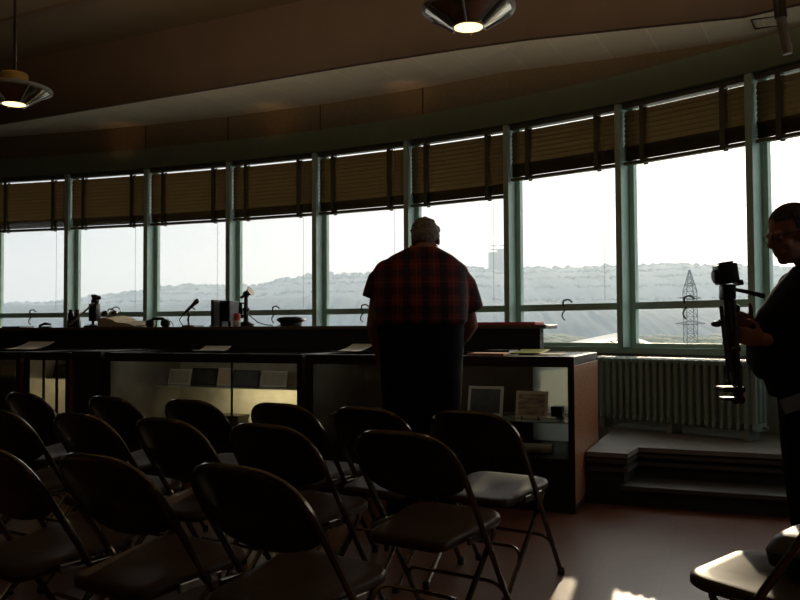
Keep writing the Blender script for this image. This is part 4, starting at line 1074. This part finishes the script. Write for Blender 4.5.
# pylon
PY = 300.0
pc = at(690, 300, PY); zt = at(690, 270, PY).z; zb_ = -14.0
r = empty('electricity_pylon', (pc.x, PY, zb_), 0, 'steel lattice pylon standing on the flats beyond the right windows', 'pylon')
H = zt-zb_; hw0 = 1.9
def wid(z): return hw0 if z < H*.78 else hw0*(1-(z/H-.78)/.22*.93)
b = MB(); zl = [H*k/9*.78 for k in range(10)] + [H*.86, H*.93, H]
for sx, sy in ((-1,-1),(1,-1),(1,1),(-1,1)):
    b.tube([(sx*wid(z), sy*wid(z), z) for z in zl], .16, 5)
for z0, z1 in zip(zl, zl[1:]):
    a0, a1 = wid(z0), wid(z1)
    for sy in (-1, 1):
        b.tube([(-a0, sy*a0, z0), (a1, sy*a1, z1)], .10, 4); b.tube([(a0, sy*a0, z0), (-a1, sy*a1, z1)], .10, 4)
        b.tube([(sy*a0, -a0, z0), (sy*a1, a1, z1)], .10, 4); b.tube([(-a1, sy*a1, z1), (a1, sy*a1, z1)], .11, 4)
b.build('mast', 'pylon', r)
for py, hw_, nm in ((323.5, 5.6, 'crossarm'), (298, 4.2, 'crossarm'), (285, 2.2, 'crossarm')):
    z = at(690, py, PY).z-zb_
    b = MB(); b.tube([(-hw_,0,z), (0,-1,z+.9), (hw_,0,z)], [.1,.22,.1], 5); b.tube([(-hw_,0,z), (0,0,z-.3), (hw_,0,z)], [.1,.2,.1], 5); b.build(nm, 'pylon', r)
# neighbouring roof just outside
ry = 16.0
ap = at(626, 331, ry+3); ll = at(535, 349, ry-3); rr_ = at(690, 356, ry-1.0)
r = empty('neighbouring_roof', (0,0,0), 0, 'low hipped metal roof with standing seams outside the right windows', 'roof')
back = V((ap.x+1.5, ry+12, ap.z-3)); bl = V((ll.x-.5, ry+12, ll.z-3)); br_ = V((rr_.x+1.5, ry+12, rr_.z-3))
low = ll + (rr_-ap)
b = MB(); b.rings([[ll, ap], [ll+V((.25,-.1,-.11)), ap+V((.1,-.1,-.11))]], False, False); b.rings([[ll, ap], [bl, back]], False, False); b.build('hip_cap', 'roof_white', r)
b = MB(); q0 = ll+V((.22,-.1,-.13)); q1 = ap+V((.08,-.1,-.12))
b.face([q0, low, rr_, q1]); b.face([q1, rr_, br_, back]); b.build('roof_sheet', 'roof', r)
b = MB()
for k in range(1, 12):
    u = k/12; s0_ = q0.lerp(q1, u); s1_ = low.lerp(rr_, u)
    b.tube([s0_+V((0,0,.01)), s1_+V((0,0,.01))], .014, 4)
b.build('standing_seams', 'seam', r)
b = MB(); b.box((ll.x+1.2, ry, -14), (rr_.x+.2, ry+9, ll.z-2.4)); b.build('wall', 'wall', r)
# bushes on the flats (uncountable)
rnd = random.Random(5); b = MB()
for k in range(150):
    Y = rnd.uniform(330, 600); px = rnd.uniform(380, 900); X = at(px, 330, Y).x; q = rnd.uniform(3, 5.5)
    b.ball((X, Y, -14+q), (q*1.5, q*1.3, q), 8)
tag(b.build('bushes', 'bush', None, True), 'hazy bushes and low trees spread over the flats', 'bushes', kind='stuff')

# haze over the river flats
HAZE = True
if HAZE:
    m, nt, out = newmat('river_haze')
    vs = nt.nodes.new('ShaderNodeVolumeScatter'); vs.inputs['Color'].default_value = (.78, .90, 1, 1); vs.inputs['Density'].default_value = .00062
    vs.inputs['Anisotropy'].default_value = .30
    nt.links.new(vs.outputs[0], out.inputs['Volume'])
    b = MB(); b.box((-1800, 120, -14.1), (1800, 1560, 130)); o = b.build('haze', m, kind='stuff'); tag(o, 'thin pale haze hanging over the river flats and hills', 'haze')

# ------------------------------------------------------------------ sky and sun
w = bpy.data.worlds.new('sky'); sc.world = w; w.use_nodes = True
nt = w.node_tree; nt.nodes.clear()
out = nt.nodes.new('ShaderNodeOutputWorld'); bg = nt.nodes.new('ShaderNodeBackground')
tc = nt.nodes.new('ShaderNodeTexCoord')
vd = nt.nodes.new('ShaderNodeVectorMath'); vd.operation = 'DOT_PRODUCT'; vd.inputs[1].default_value = V((.62, .76, .2)).normalized()
nt.links.new(tc.outputs['Generated'], vd.inputs[0])
cr = nt.nodes.new('ShaderNodeValToRGB'); e = cr.color_ramp.elements
e[0].position = .15; e[0].color = (.46, .52, .57, 1)
e[1].position = .98; e[1].color = (2.6, 2.5, 2.2, 1)
for ps, c_ in ((.45, (.54, .59, .63, 1)), (.62, (.68, .71, .72, 1)), (.80, (.92, .93, .91, 1)), (.90, (1.4, 1.4, 1.32, 1))):
    x = cr.color_ramp.elements.new(ps); x.color = c_
nt.links.new(vd.outputs['Value'], cr.inputs[0])
sx = nt.nodes.new('ShaderNodeSeparateXYZ'); nt.links.new(tc.outputs['Generated'], sx.inputs[0])
mr = nt.nodes.new('ShaderNodeMapRange'); mr.interpolation_type = 'SMOOTHSTEP'
for k, v in ((1, .16), (2, .50), (3, 1.0), (4, 1.35)): mr.inputs[k].default_value = v
nt.links.new(sx.outputs['Z'], mr.inputs[0])
mx = nt.nodes.new('ShaderNodeVectorMath'); mx.operation = 'SCALE'
nt.links.new(cr.outputs[0], mx.inputs[0]); nt.links.new(mr.outputs[0], mx.inputs['Scale']); nt.links.new(mx.outputs[0], bg.inputs[0])
bg.inputs[1].default_value = 1.0
nt.links.new(bg.outputs[0], out.inputs[0])
sd = bpy.data.lights.new('sun', 'SUN'); sd.energy = 1.8; sd.color = (1, .84, .58); sd.angle = R(.5)
so_ = bpy.data.objects.new('sun', sd); COL.objects.link(so_); so_.rotation_euler = SUN.to_track_quat('-Z', 'Y').to_euler(); so_.location = (30, 60, 40)

vs_ = sc.view_settings
vs_.view_transform = 'Standard'; vs_.look = 'None'; vs_.exposure = 0.35; vs_.gamma = 1.0; vs_.use_curve_mapping = False
sc.cycles.max_bounces = 8; sc.cycles.transparent_max_bounces = 24; sc.cycles.diffuse_bounces = 4; sc.cycles.glossy_bounces = 4; sc.cycles.volume_bounces = 2
sc.cycles.use_denoising = True
sc.cycles.sample_clamp_indirect = 4
